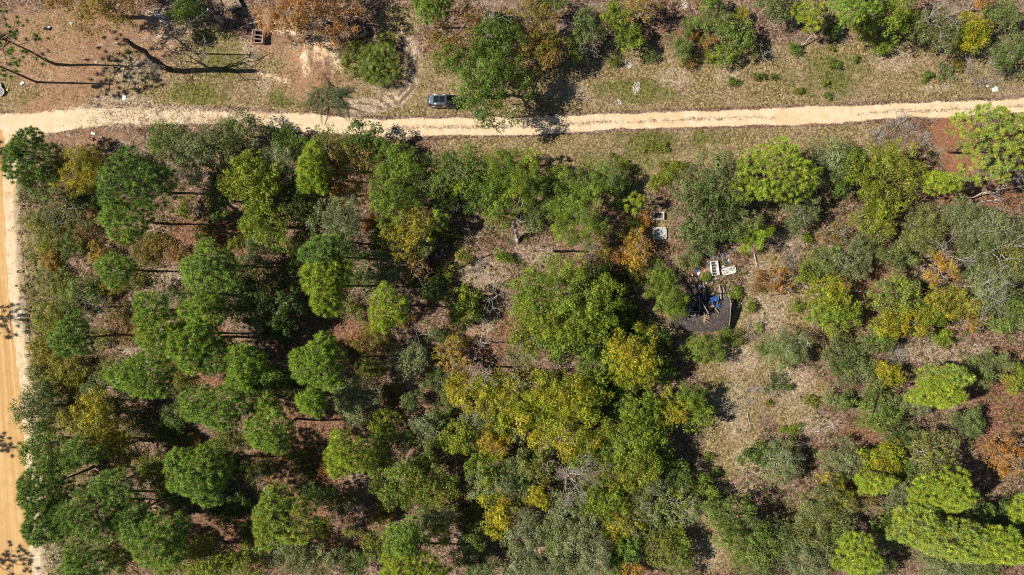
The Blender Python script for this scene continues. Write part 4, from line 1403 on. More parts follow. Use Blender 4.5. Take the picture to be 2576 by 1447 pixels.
# ------------------------------------------------------------------ uncountable ground cover
def scatter_grid(rng, n, weight):
    x = rng.uniform(-40, 2616, n); y = rng.uniform(-30, 1480, n)
    mk = ground_masks(x, y)
    keep = rng.uniform(0, 1, n) < weight(x, y, mk)
    return x[keep], y[keep], [m[keep] for m in mk]

def to_world(x, y):
    return np.stack([(x - CX) * K, -(y - CY) * K, ground_height(x, y)], axis=1)

def build_cover():
    rng = np.random.default_rng(11)
    # grass and weed tufts: three to five blades each
    x, y, mk = scatter_grid(rng, 90000, lambda x, y, m: np.clip(0.75 * m[2] + 0.08 - 1.2 * m[0] - 2 * m[1], 0, 1) * sstep(0.35, 0.65, fbm(x, y, 0.03, 77)))
    p = to_world(x, y)
    n, nb = len(p), 4
    k = np.repeat(np.arange(n), nb)
    sz = rng.uniform(0.12, 0.32, n)
    d = unit(rng.normal(size=(n * nb, 3)) * np.array([1, 1, .3]) + np.array([0, 0, .55]))
    w = unit(np.cross(d, np.array([[0, 0, 1.0]]))) * 0.035
    base = p[k]; tip = base + d * sz[k][:, None]
    v = np.stack([base - w, base + w, tip], axis=1).reshape(-1, 3)
    f = np.clip(mk[7] * 1.1 + rng.normal(0.1, .25, n), 0, 1)
    c = np.array((0.27, 0.20, 0.095))[None] * (1 - f[:, None]) + np.array((0.13, 0.155, 0.035))[None] * f[:, None]
    c = c[k] * np.exp(rng.normal(0, .25, (n * nb, 1)))
    tag(link('grass', fast_mesh('grass', v, np.full(n * nb, 3), np.arange(3 * n * nb), M_GRASS, c)), 'dry olive and tan grass tufts along the track and clearings', 'grass', kind='stuff')
    # fallen leaves
    x, y, mk = scatter_grid(rng, 80000, lambda x, y, m: np.clip(0.9 - 0.9 * m[0] - 2 * m[1] - .25 * m[2], 0.02, 1) * (m[11] == 0))
    p = to_world(x, y) + np.array([0, 0, 0.025])
    n = len(p)
    base = np.array([(0.30, 0.19, 0.13), (0.50, 0.38, 0.27), (0.20, 0.10, 0.06), (0.60, 0.50, 0.40), (0.34, 0.17, 0.09)])
    c = base[rng.choice(5, n, p=[.3, .2, .25, .1, .15])] * np.exp(rng.normal(0, .2, (n, 1)))
    s = rng.uniform(0.08, 0.19, n)
    me = leaves(p, rng.normal(0, .45, (n, 3)) + np.array([0, 0, 1]), s, s * .7, c, M_GRASS, rng, 'leaf_litter')
    tag(link('leaf_litter', me), 'brown fallen leaves strewn over the forest floor', 'leaf litter', kind='stuff')
    # undergrowth: knee-high seedlings and vines between the trees
    def uw(x, y, m):
        open_ = np.maximum.reduce([m[0], 2 * m[1], m[2] * .8, m[5], m[8]])
        strip = sstep(24, 40, x - np.interp(y, RY, RX)) * (1 - sstep(150, 230, x - np.interp(y, RY, RX))) * (y > 470)
        wood = (y > np.interp(x, TX, TB) + 30)
        return np.clip((1 - 1.3 * open_) * wood * 0.6 * sstep(.38, .58, fbm(x, y, .02, 91)) + .75 * strip, 0, 1)
    x, y, mk = scatter_grid(rng, 42000, uw)
    p = to_world(x, y)
    n, nb = len(p), 20
    k = np.repeat(np.arange(n), nb)
    r = 0.18 + 0.75 * rng.uniform(0, 1, n) ** 1.6
    d = unit(rng.normal(size=(n * nb, 3)) + np.array([0, 0, .3]))
    q = p[k] + d * (r[k] * np.sqrt(rng.uniform(0, 1, n * nb)))[:, None] * np.array([1, 1, .7]) + np.array([0, 0, 1]) * (r[k] * .5)[:, None]
    q[:, 2] = np.maximum(q[:, 2], .04)
    cs = np.array([PAL['dg'], PAL['mg'], PAL['ol'], PAL['gg'], PAL['yg'], (.17, .12, .085), (.24, .2, .16)])
    cb = cs[rng.choice(7, n, p=[.2, .1, .16, .16, .06, .2, .12])]
    c = cb[k] * np.exp(rng.normal(0, .25, (n * nb, 1)))
    s = rng.uniform(.13, .24, n * nb)
    me = leaves(q, d + rng.normal(0, .5, (n * nb, 3)) + np.array([0, 0, .4]), s, s * .6, c, M_LEAF, rng, 'undergrowth')
    tag(link('undergrowth', me), 'knee-high tangled weeds and seedlings between the trees', 'undergrowth', kind='stuff')
    # fallen twigs
    x, y, mk = scatter_grid(rng, 5200, lambda x, y, m: np.clip(.8 - m[0] * 1.5 - 2 * m[1] - .6 * m[2], 0, 1))
    p = to_world(x, y)
    segs = []
    for a in p:
        an = rng.uniform(0, 6.28); L = rng.uniform(.3, 1.1)
        e = a + np.array([math.cos(an) * L, math.sin(an) * L, 0])
        segs.append((a + np.array([0, 0, .03]), e + np.array([0, 0, rng.uniform(.03, .2)]), .016, .01))
    v, fn, lp = tubes(segs, 3)
    tag(link('fallen_twigs', fast_mesh('fallen_twigs', v, fn, lp, M_DEAD)), 'grey fallen twigs scattered over the litter', 'twigs', kind='stuff')
build_cover()
# ------------------------------------------------------------------ made things
def bm_obj(name, bm, mats, parent=None, loc=(0, 0, 0), rz=0.0, smooth=False):
    me = bpy.data.meshes.new(name)
    bmesh.ops.recalc_face_normals(bm, faces=bm.faces)
    bm.to_mesh(me); bm.free()
    for m in (mats if isinstance(mats, (list, tuple)) else [mats]): me.materials.append(m)
    if smooth:
        me.polygons.foreach_set('use_smooth', np.ones(len(me.polygons), dtype=bool))
    return link(name, me, parent, loc, (0, 0, rz))

def add_box(bm, c, s, rot=None, bevel=0.0):
    r = bmesh.ops.create_cube(bm, size=1.0)
    vs = r['verts']
    bmesh.ops.scale(bm, vec=s, verts=vs)
    if bevel:
        es = list({e for v in vs for e in v.link_edges})
        rb = bmesh.ops.bevel(bm, geom=es, offset=bevel, segments=2, affect='EDGES')
        vs = list({v for f in rb['faces'] for v in f.verts} | {v for v in vs if v.is_valid})
        # bevel returns only new faces; collect the island
        seen = set(vs); st = list(vs)
        while st:
            v = st.pop()
            for e in v.link_edges:
                o = e.other_vert(v)
                if o not in seen: seen.add(o); st.append(o)
        vs = list(seen)
    if rot is not None: bmesh.ops.rotate(bm, cent=(0, 0, 0), matrix=rot, verts=vs)
    bmesh.ops.translate(bm, vec=c, verts=vs)
    return vs

def box(name, c, s, mat, parent=None, rz=0.0, ry=0.0, rx=0.0, bevel=0.0):
    bm = bmesh.new()
    add_box(bm, (0, 0, 0), s, None, bevel)
    o = bm_obj(name, bm, mat, parent, c)
    o.rotation_euler = (rx, ry, rz)
    return o

def reg(o, x, y, label, cat, group=None):
    tag(o, label, cat, group)
    return o

M_WHITE = plain('weathered_white_enamel', (0.74, 0.73, 0.70), 0.5, 0, 0.12, 3, .4)
M_PAPER = plain('white_paper', (0.82, 0.82, 0.80), 0.8, 0, 0.06, 3)
M_LUMBER = plain('raw_lumber', (0.50, 0.36, 0.22), 0.8, 0, 0.25, 5)
M_GREYWOOD = plain('grey_weathered_wood', (0.36, 0.32, 0.28), 0.9, 0, 0.3, 6)
M_DECK = plain('trailer_deck_boards', (0.36, 0.26, 0.18), 0.85, 0, 0.3, 4)
M_CHAR = plain('charred_wood', (0.018, 0.017, 0.018), 0.85, 0, 0.6, 5, .2)
M_ROOF = plain('dark_asphalt_shingle', (0.080, 0.068, 0.070), 0.85, 0, 0.7, 1.6, .3, .5)
M_STEEL = plain('dull_steel', (0.32, 0.33, 0.35), 0.45, 0.7, 0.2, 6)
M_DARKSTEEL = plain('dark_steel', (0.06, 0.06, 0.065), 0.5, 0.5, 0.3, 6)
M_GALV = plain('galvanised_metal', (0.50, 0.52, 0.54), 0.45, 0.6, 0.15, 5)
M_CREO = plain('creosoted_pole', (0.10, 0.075, 0.06), 0.85, 0, 0.3, 5)
M_BLUE = plain('blue_tarpaulin', (0.03, 0.11, 0.36), 0.5, 0, 0.25, 4, .5)
M_RUBBER = plain('black_rubber', (0.02, 0.02, 0.021), 0.8, 0, 0.2, 5)
M_BROWNDIRT = plain('dirty_brown_liner', (0.14, 0.09, 0.06), 0.9, 0, 0.5, 6)

# --- utility poles and overhead wires
def tube_curve(name, pts, r, mat, parent=None, sides=6, loc=(0, 0, 0)):
    return tube_obj(name, path_segs([np.array(p, float) for p in pts], r, r), mat, parent, sides, loc)

def pole(x, y, h, r, label, arms, name='utility_pole'):
    b = G(x, y); b.z = gz(x, y)
    root = empty(name, b)
    tube_obj('post', path_segs([np.array((0, 0, -.2)), np.array((0, 0, h * .5)), np.array((0, 0, h))], r, r * .7), M_CREO, root, 10)
    for (z, dirx, diry, ln) in arms:
        d = np.array((dirx, diry, 0.0)); d /= np.linalg.norm(d)
        arm = box('crossarm', (0, 0, z), (ln, .1, .12), M_CREO, root, math.atan2(diry, dirx))
        for t in (-.42, .42):
            bm = bmesh.new(); bmesh.ops.create_cone(bm, cap_ends=True, segments=8, radius1=.06, radius2=.03, depth=.16)
            bm_obj('insulator', bm, M_GALV, arm, (t * ln, 0, .14))
    reg(root, x, y, label, 'utility pole')
    return b + Vector((0, 0, h))
pa = pole(92, 207, 10.6, .17, 'tall dark utility pole standing in the yard near the road junction', [(10.2, .1, 1, 1.8)])
u_tr = [o for o in bpy.data.objects if o.name == 'utility_pole'][0]
bm = bmesh.new(); bmesh.ops.create_cone(bm, cap_ends=True, segments=14, radius1=.28, radius2=.28, depth=.85)
bm_obj('transformer', bm, M_GALV, u_tr, (0.1, -0.45, 8.2))
pb = pole(494, 135, 8.0, .12, 'dark wooden service pole on the shaded lawn', [(7.6, .2, 1, .9)])
# service mast with meter box
b = G(563, 60); root = empty('service_mast', b)
tube_curve('mast', [(0, 0, 0), (0, 0, 5.2)], .045, M_GALV, root)
box('meter_box', (0.1, -.1, 1.3), (.5, .3, .9), M_GALV, root, .6, bevel=.03)
box('disconnect_box', (-.15, .12, 2.3), (.34, .24, .7), M_GALV, root, .6, bevel=.02)
box('backing_board', (.02, 0, 1.5), (.7, .07, 2.6), M_GREYWOOD, root, .6)
bm = bmesh.new(); bmesh.ops.create_uvsphere(bm, u_segments=10, v_segments=8, radius=.16)
bm_obj('weatherhead', bm, M_GALV, root, (0, 0, 5.25), smooth=True)
box('bracket', (0, .1, 5.05), (.5, .05, .05), M_GALV, root)
reg(root, 540, 45, 'grey metal service mast with meter box near the trailer', 'power mast')
pc = b + Vector((0, 0, 5.2))
def wire(a, c, sag, label):
    a, c = np.array(a), np.array(c)
    pts = [a + (c - a) * t - np.array([0, 0, sag * 4 * t * (1 - t)]) for t in np.linspace(0, 1, 13)]
    m = np.array(pts[6]); o = tube_obj('overhead_wire', path_segs([p - m for p in pts], .022, .022), M_GALV, None, 4, tuple(m))
    tag(o, label, 'wire', 'overhead wires')
wire(pa - Vector((0, 0, .4)), pb, .5, 'thin overhead wire from the tall utility pole to the lawn pole')
wire(pb, pc, .25, 'short overhead wire from the lawn pole to the service mast')

# --- flatbed trailer with ramps (top edge)
def trailer():
    b = G(580, -2); a = math.radians(27)
    root = empty('flatbed_trailer', b, a)
    for i in range(9):
        box('plank', (-.98 + i * .245, 0, .62), (.232, 3.6, .05), M_DECK, root)
    box('frame_rail', (-1.12, 0, .52), (.08, 3.64, .16), M_DARKSTEEL, root)
    box('frame_rail', (1.12, 0, .52), (.08, 3.64, .16), M_DARKSTEEL, root)
    box('end_rail', (0, -1.83, .54), (2.3, .07, .18), M_LUMBER, root)
    for sx in (-.72, .72):
        rp = box('ramp', (sx, -2.72, .32), (.06, 1.75, .06), M_DARKSTEEL, root, 0, 0, .30)
        box('ramp_rail', (.42, 0, 0), (.06, 1.75, .06), M_DARKSTEEL, rp)
        for i in range(6):
            box('rung', (.21, -.75 + i * .3, .012), (.40, .07, .04), M_STEEL if i % 2 else M_DARKSTEEL, rp)
    for sx in (-1.25, 1.25):
        bm = bmesh.new(); bmesh.ops.create_cone(bm, cap_ends=True, segments=20, radius1=.34, radius2=.34, depth=.2)
        w = bm_obj('wheel', bm, M_RUBBER, root, (sx, .5, .34)); w.rotation_euler = (0, math.pi / 2, 0)
        bm = bmesh.new(); bmesh.ops.create_cone(bm, cap_ends=True, segments=14, radius1=.18, radius2=.18, depth=.22)
        bm_obj('rim', bm, M_STEEL, w, (0, 0, 0))
    reg(root, 575, 10, 'flatbed trailer with brown plank deck and two lowered black ramps', 'trailer')
trailer()

# --- wooden box with three bays
def bay_box():
    b = G(653, 97); b.z = gz(653, 97)
    root = empty('wooden_box', b, math.radians(-4))
    pink = plain('faded_pink_boards', (0.52, 0.37, 0.31), .85, 0, .2, 5)
    w, l, h = 1.55, 1.85, .95
    for sx in (-1, 1): box('side_board', (sx * w / 2, 0, h / 2), (.08, l, h), pink, root)
    for sy in (-1, 1): box('end_board', (0, sy * l / 2, h / 2), (w - .084, .08, h), pink, root)
    box('floor_board', (0, 0, .06), (w - .09, l - .09, .06), M_CHAR, root)
    for y in (-.35, .22): box('divider', (.14, y, h / 2 - .02), (w - .4, .09, h - .1), pink, root)
    box('shelf', (-.52, 0, h - .12), (.3, l - .1, .06), plain('red_brown_shelf', (.16, .09, .07), .8), root)
    rng = np.random.default_rng(4)
    for i in range(14):
        box('scrap', (rng.uniform(-.3, .6), rng.uniform(-.75, .75), .16 + rng.uniform(0, .15)), (rng.uniform(.15, .4), rng.uniform(.05, .12), .06), M_GREYWOOD if i % 3 else M_CHAR, root, rng.uniform(0, 3))
    reg(root, 653, 97, 'open pinkish wooden box divided into three bays, right of the lawn', 'box')
bay_box()

# --- round tank with cream wall and sagging black cover
def tank():
    b = G(904, 77, .8); b.z = gz(904, 77)
    root = empty('round_tank', b)
    bm = bmesh.new()
    ns = 32; prof = [(.84, 0), (.90, .12), (.86, .35), (.90, .55), (.86, .75), (.90, .95), (.88, 1.1), (.80, 1.1), (.80, .9)]
    rings = [[bm.verts.new((r * math.cos(i * 6.28318 / ns), r * math.sin(i * 6.28318 / ns), z)) for i in range(ns)] for r, z in prof]
    for a, c in zip(rings[:-1], rings[1:]):
        for i in range(ns): bm.faces.new((a[i], a[(i + 1) % ns], c[(i + 1) % ns], c[i]))
    bm_obj('wall', bm, plain('cream_plastic', (.62, .47, .24), .5, 0, .1, 3), root, smooth=True)
    bm = bmesh.new()
    rr = [0.01, .3, .55, .75, .86]
    rng = np.random.default_rng(8)
    rings = [[bm.verts.new((r * math.cos(i * 6.28318 / ns), r * math.sin(i * 6.28318 / ns), 1.02 + .12 * (r / .86) ** 2 + rng.normal(0, .018))) for i in range(ns)] for r in rr]
    for a, c in zip(rings[:-1], rings[1:]):
        for i in range(ns): bm.faces.new((a[i], a[(i + 1) % ns], c[(i + 1) % ns], c[i]))
    cov = bm_obj('cover', bm, plain('black_cover', (.025, .04, .06), .25, 0, .3, 4, .6), root, smooth=True)
    for i in range(26):
        a, r = rng.uniform(0, 6.28), .8 * math.sqrt(rng.uniform())
        if i > 8: a = rng.normal(2.6, .6)
        box('leaf', (r * math.cos(a), r * math.sin(a), 1.07 + .12 * (r / .86) ** 2), (.12, .07, .02), M_BROWNDIRT if i % 2 else M_LUMBER, cov, rng.uniform(0, 3))
    box('pump', (-.2, -1.15, .3), (.7, .4, .5), M_RUBBER, root, .2, bevel=.06)
    reg(root, 904, 77, 'round cream tank with sagging black cover beside the rusty tree', 'tank')
tank()

# --- boards, poles and sheets lying in the yard
def lumber_stack():
    b = G(402, 44); b.z = gz(402, 44)
    root = empty('board_stack', b, math.radians(-32))
    for i, (dx, dy, l, w, z, m) in enumerate(((0, .1, 2.3, .16, .08, M_LUMBER), (-.15, .27, 1.6, .3, .07, M_PAPER), (.1, -.12, 1.9, .1, .12, M_PAPER), (1.0, -.33, 1.6, .09, .06, M_PAPER), (-.3, -.02, 1.2, .12, .2, M_LUMBER), (-.9, .02, 1.9, .09, .16, M_PAPER))):
        box('board', (dx, dy, z), (l, w, .06), m, root, .03 * (i - 2))
    reg(root, 402, 44, 'small stack of white and tan boards by the dark oak trunk', 'boards')
lumber_stack()
for i, (x0, y0, x1, y1, lab) in enumerate(((483, 84, 479, 156, 'longest of three pale bamboo poles lying on the yard'), (489, 98, 490, 138, 'middle of three pale bamboo poles lying on the yard'), (498, 100, 496, 140, 'rightmost of three pale bamboo poles lying on the yard'))):
    a, c = G(x0, y0), G(x1, y1); m = (a + c) / 2
    o = tube_obj('bamboo_pole', path_segs(wobble_path(np.random.default_rng(i), (a.x - m.x, a.y - m.y, .06), (c.x - m.x, c.y - m.y, .06), 5, .015), .04, .03), M_LUMBER, None, 6, (m.x, m.y, gz(x0, (y0 + y1) / 2)))
    reg(o, x0, y0, lab, 'pole', 'bamboo poles in the yard')
a = G(640, 57); o = box('white_board', (a.x, a.y, .06), (2.3, .14, .05), M_PAPER, None, .26)
reg(o, 640, 57, 'single white board lying above the pinkish wooden box', 'board')

def paper(x, y, s, label, mat=None, n=2):
    b = G(x, y); rng = np.random.default_rng(int(x * y))
    bm = bmesh.new()
    for i in range(n):
        k = 4
        ox, oy, aa = rng.normal(0, s * .25), rng.normal(0, s * .25), rng.uniform(0, 3)
        g = [[bm.verts.new((ox + math.cos(aa) * (u - 1.5) * s / 3 - math.sin(aa) * (v - 1.5) * s * .7 / 3, oy + math.sin(aa) * (u - 1.5) * s / 3 + math.cos(aa) * (v - 1.5) * s * .7 / 3, .04 + i * .03 + rng.uniform(0, .07))) for u in range(k)] for v in range(k)]
        for v in range(k - 1):
            for u in range(k - 1): bm.faces.new((g[v][u], g[v][u + 1], g[v + 1][u + 1], g[v + 1][u]))
    o = bm_obj('scrap_sheet', bm, mat or M_PAPER, None, (b.x, b.y, gz(x, y)))
    reg(o, x, y, label, 'litter')
paper(180, 58, .35, 'white paper scrap in the brown yard above the driveway')
paper(54, 210, .42, 'white paper scrap left of the tall utility pole')
paper(313, 247, .72, 'bright white sheet lying at the upper edge of the sandy track', n=1)
paper(234, 338, .4, 'white scrap in the litter just below the track, left')
paper(174, 341, .2, 'tiny white scrap left of the other scraps below the track')
paper(255, 345, .2, 'tiny white scrap at the right of those below the track, left')
paper(820, 80, .28, 'small white scrap on the upper rim of the sand heap')
paper(1132, 362, .22, 'tiny white scrap below the middle of the track')
paper(2503, 221, .62, 'white bag above the right end of the track', n=3)
paper(2484, 218, .3, 'small white scrap beside the white bag at right')
paper(1293, 271, .5, 'white scrap half hidden under the dark oak by the track', n=2)
paper(1012, 80, .3, 'white scrap at the top of the driven loop')
paper(1380, 28, .25, 'white scrap under the trees near the top edge')
paper(2536, 135, .3, 'white scrap beside the grey-green bush at upper right')
paper(243, 157, .25, 'tiny white scrap beside the long pine shadow')
# dark boot-like bag
b = G(119, 73); root = empty('discarded_bag', b)
box('bag_body', (0, 0, .12), (1.0, .42, .24), M_RUBBER, root, -.08, bevel=.08)
box('white_flap', (.38, .18, .2), (.34, .24, .16), M_PAPER, root, .2, bevel=.04)
box('tan_strap', (-.52, .16, .1), (.16, .12, .1), M_LUMBER, root, .4, bevel=.03)
reg(root, 119, 73, 'black bag with a white flap lying in the brown yard', 'bag')
# wheel rims at the left edge
for i, (x, y, r, lab) in enumerate(((3, 232, .62, 'larger pale wheel rim at the left edge near the junction'), (-2, 218, .5, 'smaller pale wheel rim half out of frame at the left edge'))):
    b = G(x, y); root = empty('wheel_rim', (b.x, b.y, .1))
    V = [np.array((math.cos(t) * r, math.sin(t) * r, .16)) for t in np.linspace(0, 6.2832, 25)]
    tube_obj('ring', path_segs(V, .06, .06), M_PAPER, root, 6)
    V = [np.array((math.cos(t) * r * .7, math.sin(t) * r * .7, .2)) for t in np.linspace(0, 6.2832, 21)]
    tube_obj('inner_ring', path_segs(V, .04, .04), M_GALV, root, 6)
    for s in range(6):
        tube_obj('spoke', [(np.array((0, 0, .15)), np.array((math.cos(s * 1.047) * r, math.sin(s * 1.047) * r, .16)), .03, .03)], M_GALV, root, 4)
    bm = bmesh.new(); bmesh.ops.create_cone(bm, cap_ends=True, segments=24, radius1=r * .95, radius2=r * .95, depth=.1)
    bm_obj('disc', bm, M_GREYWOOD, root, (0, 0, .03))
    reg(root, x, y, lab, 'wheel')
b = G(20, 227); o = bm_obj('yellow_cap', (lambda m: (bmesh.ops.create_cone(m, cap_ends=True, segments=16, radius1=.2, radius2=.14, depth=.16), m)[1])(bmesh.new()), plain('yellow_plastic', (.7, .45, .05), .5), None, (b.x, b.y, .1))
reg(o, 20, 227, 'small yellow plastic cap beside the pale wheel rim', 'cap')

# --- parked car
def car():
    X0 = G(1117, 253.5, 1.0)
    root = empty('parked_car', (X0.x, X0.y, gz(1117, 256)), math.radians(-1.5))
    root.scale = (1.04, 1.04, 1.0)
    paint = plain('black_car_paint', (.012, .014, .018), .12, 0, .1, 3, .9, 0)
    paint.node_tree.nodes['Principled BSDF'].inputs['Coat Weight'].default_value = 1.0
    glass = plain('dark_window_glass', (.012, .018, .025), .04, 0, .05, 3, 1.0, 0)
    silver = plain('silver_trim', (.60, .62, .64), .3, .8, .05, 5, .5, 0)
    roofm = plain('sky_tinted_roof_paint', (.16, .20, .245), .22, .2, .06, 3, .9, 0)  # sky's reflection on the roof painted into its base colour as silver-blue
    redl = plain('red_lamp', (.45, .02, .02), .25, 0, .1, 9, .6, 0)
    L, W = 4.65, 1.86
    # stations along x: x, half-width at sill, beltline, z sill, z belt
    st = [(-2.30, .62, .60, .42, .86), (-2.22, .80, .78, .34, .98), (-1.9, .91, .87, .25, 1.04), (-1.2, .93, .89, .24, 1.04), (0, .93, .89, .24, 1.02), (.75, .93, .88, .24, 1.00),
          (1.2, .92, .85, .25, .97), (1.7, .90, .80, .26, .92), (2.05, .84, .72, .30, .85), (2.25, .70, .60, .38, .74), (2.33, .52, .48, .42, .66)]
    bm = bmesh.new()
    rows = []
    for (x, ws, wb, zs, zb) in st:
        prof = [(-ws * .92, zs), (-ws, zs + .12), (-ws * 1.005, (zs + zb) / 2), (-wb * 1.01, zb - .06), (-wb * .95, zb), (-wb * .5, zb + .03), (0, zb + .04), (wb * .5, zb + .03), (wb * .95, zb), (wb * 1.01, zb - .06), (ws * 1.005, (zs + zb) / 2), (ws, zs + .12), (ws * .92, zs)]
        rows.append([bm.verts.new((x, y, z)) for y, z in prof])
    for a, c in zip(rows[:-1], rows[1:]):
        for i in range(len(a) - 1): bm.faces.new((a[i], c[i], c[i + 1], a[i + 1]))
        bm.faces.new((a[-1], c[-1], c[0], a[0]))
    bm.faces.new(rows[0]); bm.faces.new(rows[-1][::-1])
    body = bm_obj('body', bm, paint, root, smooth=True)
    # cabin: glasshouse from beltline to roof
    cab_b = [(-2.16, .72), (-1.6, .84), (-.2, .86), (.6, .83), (1.12, .72)]
    cab_t = [(-1.95, .58), (-1.5, .64), (-.2, .66), (.2, .64), (.42, .58)]
    bm = bmesh.new()
    zt = [1.55, 1.61, 1.64, 1.61, 1.56]
    bl = [bm.verts.new((x, -y, 1.0)) for x, y in cab_b]; br = [bm.verts.new((x, y, 1.0)) for x, y in cab_b]
    tl = [bm.verts.new((x, -y, z)) for (x, y), z in zip(cab_t, zt)]; tr = [bm.verts.new((x, y, z)) for (x, y), z in zip(cab_t, zt)]
    for i in range(4):
        bm.faces.new((bl[i], bl[i + 1], tl[i + 1], tl[i])); bm.faces.new((br[i + 1], br[i], tr[i], tr[i + 1]))
    bm.faces.new((bl[0], tl[0], tr[0], br[0])); bm.faces.new((bl[4], br[4], tr[4], tl[4]))
    cabin = bm_obj('window_band', bm, glass, root)
    bm = bmesh.new()
    sec = [(-.98, -.05), (-.9, .02), (-.5, .05), (0, .06), (.5, .05), (.9, .02), (.98, -.05)]
    xs = [(-2.12, .60, 1.53), (-1.98, .64, 1.58), (-1.5, .69, 1.63), (-.2, .70, 1.66), (.2, .68, 1.63), (.46, .60, 1.57)]
    rows = [[bm.verts.new((x, u * w, z + dz)) for u, dz in sec] for x, w, z in xs]
    for a, c in zip(rows[:-1], rows[1:]):
        for i in range(len(a) - 1): bm.faces.new((a[i], c[i], c[i + 1], a[i + 1]))
    roof = bm_obj('roof', bm, roofm, root, smooth=True)
    sm = roof.modifiers.new('thick', 'SOLIDIFY'); sm.thickness = .03; sm.offset = -1
    for i, x in enumerate((-1.05, -.25)):
        box('sunroof_pane', (x, 0, 1.722 + .004 * i), (.76, .92, .02), glass, roof, 0, -.012, 0, .008)
    box('sunroof_divider', (-.65, 0, 1.725), (.035, .92, .02), silver, roof)
    box('antenna', (-1.72, 0, 1.70), (.16, .06, .1), M_RUBBER, roof, 0, -.3, 0, .02)
    for s in (-1, 1):
        tube_curve('roof_rail', [(-1.75, s * .60, 1.66), (-1.6, s * .62, 1.74), (.0, s * .62, 1.75), (.2, s * .60, 1.66)], .028, silver, root)
        tube_curve('window_trim', [(-1.85, s * .895, 1.06), (-.2, s * .895, 1.05), (.65, s * .88, 1.03)], .016, silver, root)
        tube_curve('window_trim', [(-1.85, s * .80, 1.20), (-1.5, s * .73, 1.50), (-.2, s * .725, 1.54), (.2, s * .72, 1.50), (.65, s * .82, 1.14)], .014, silver, root)
        for x in (-.62, .12):
            d = box('side_pillar', (x, s * .775, 1.29), (.05, .035, .56), paint, root, 0, 0, s * .34)
        mir = box('mirror', (.78, s * 1.03, 1.06), (.18, .22, .15), paint, root, 0, 0, 0, .04)
        box('mirror_glass', (-.095, 0, 0), (.01, .16, .1), glass, mir)
        box('tail_light', (-2.19, s * .72, .93), (.22, .26, .12), redl, root, s * -.25, 0, 0, .03)
        box('headlight', (2.03, s * .66, .80), (.34, .24, .10), plain('clear_lamp', (.6, .62, .62), .1, .2, .1, 9, .8, 0), root, s * -.45, 0, 0, .03)
        for x in (-1.25, -.05):
            box('door_handle', (x, s * .945, .86), (.16, .025, .03), silver, root)
        for x in (-.62, .62):
            box('door_seam', (x, s * .936, .66), (.012, .012, .62), M_RUBBER, root)
        for x in (-1.42, 1.42):
            bm = bmesh.new(); bmesh.ops.create_cone(bm, cap_ends=True, segments=24, radius1=.35, radius2=.35, depth=.23)
            w = bm_obj('wheel', bm, M_RUBBER, root, (x, s * .83, .35)); w.rotation_euler = (math.pi / 2, 0, 0)
            bm = bmesh.new(); bmesh.ops.create_cone(bm, cap_ends=True, segments=20, radius1=.23, radius2=.23, depth=.245)
            bm_obj('rim', bm, M_STEEL, w)
    ws = bmesh.new()
    q = [ws.verts.new(p) for p in ((1.14, -.73, 1.005), (1.14, .73, 1.005), (.47, .60, 1.585), (.47, -.60, 1.585))]
    ws.faces.new(q); bm_obj('windscreen', ws, glass, root)
    box('bonnet_crease', (1.62, .46, .985), (.8, .02, .015), paint, body, -.06, .07)
    box('bonnet_crease', (1.62, -.46, .985), (.8, .02, .015), paint, body, .06, .07)
    box('emblem', (2.20, 0, .80), (.08, .1, .04), silver, root, 0, .4, 0, .01)
    box('bumper', (-2.30, 0, .52), (.14, 1.3, .2), paint, root, 0, 0, 0, .05)
    reg(root, 1117, 254, 'black parked estate car with glass sunroof, half under the dark green oak', 'car')
car()

# --- discarded refrigerators
def fridge_shell(name, x, y, l, w, h, rz, rows, cols, label, liner):
    b = G(x, y, h); root = empty(name, (b.x, b.y, gz(x, y)), rz)
    t = .09
    for s in (-1, 1):
        box('side_wall', (0, s * (w / 2 - t / 2), h / 2), (l, t, h), M_WHITE, root, bevel=.015)
        box('end_wall', (s * (l / 2 - t / 2), 0, h / 2 - .003), (t, w - 2 * t - .004, h - .006), M_WHITE, root, bevel=.012)
    box('liner', (0, 0, .1), (l - 2 * t - .01, w - 2 * t - .01, .12), liner, root)
    for i in range(1, cols):
        box('shelf', (-l / 2 + l * i / cols, 0, h * .62), (.05, w - 2 * t - .02, h * .5), M_WHITE if liner is M_WHITE_DIRTY else M_GREYWOOD, root, .03 * ((i * 7) % 3 - 1))
    for j in range(1, rows):
        box('divider', (0, -w / 2 + w * j / rows, h * .5), (l - 2 * t - .02, .045, h * .3), M_DARKSTEEL, root)
    reg(root, x, y, label, 'refrigerator')
M_WHITE_DIRTY = plain('stained_white_liner', (.50, .48, .44), .8, 0, .55, 5)
fridge_shell('refrigerator', 1654, 543, 2.0, 1.08, .55, 0.0, 1, 10, 'white open refrigerator shell with brown slatted inside, upper of the pair', M_BROWNDIRT)
fridge_shell('refrigerator', 1799, 675, 2.16, 1.12, .6, math.radians(-83), 2, 5, 'white open refrigerator shell with five shelves near the blue rubbish', M_WHITE_DIRTY)
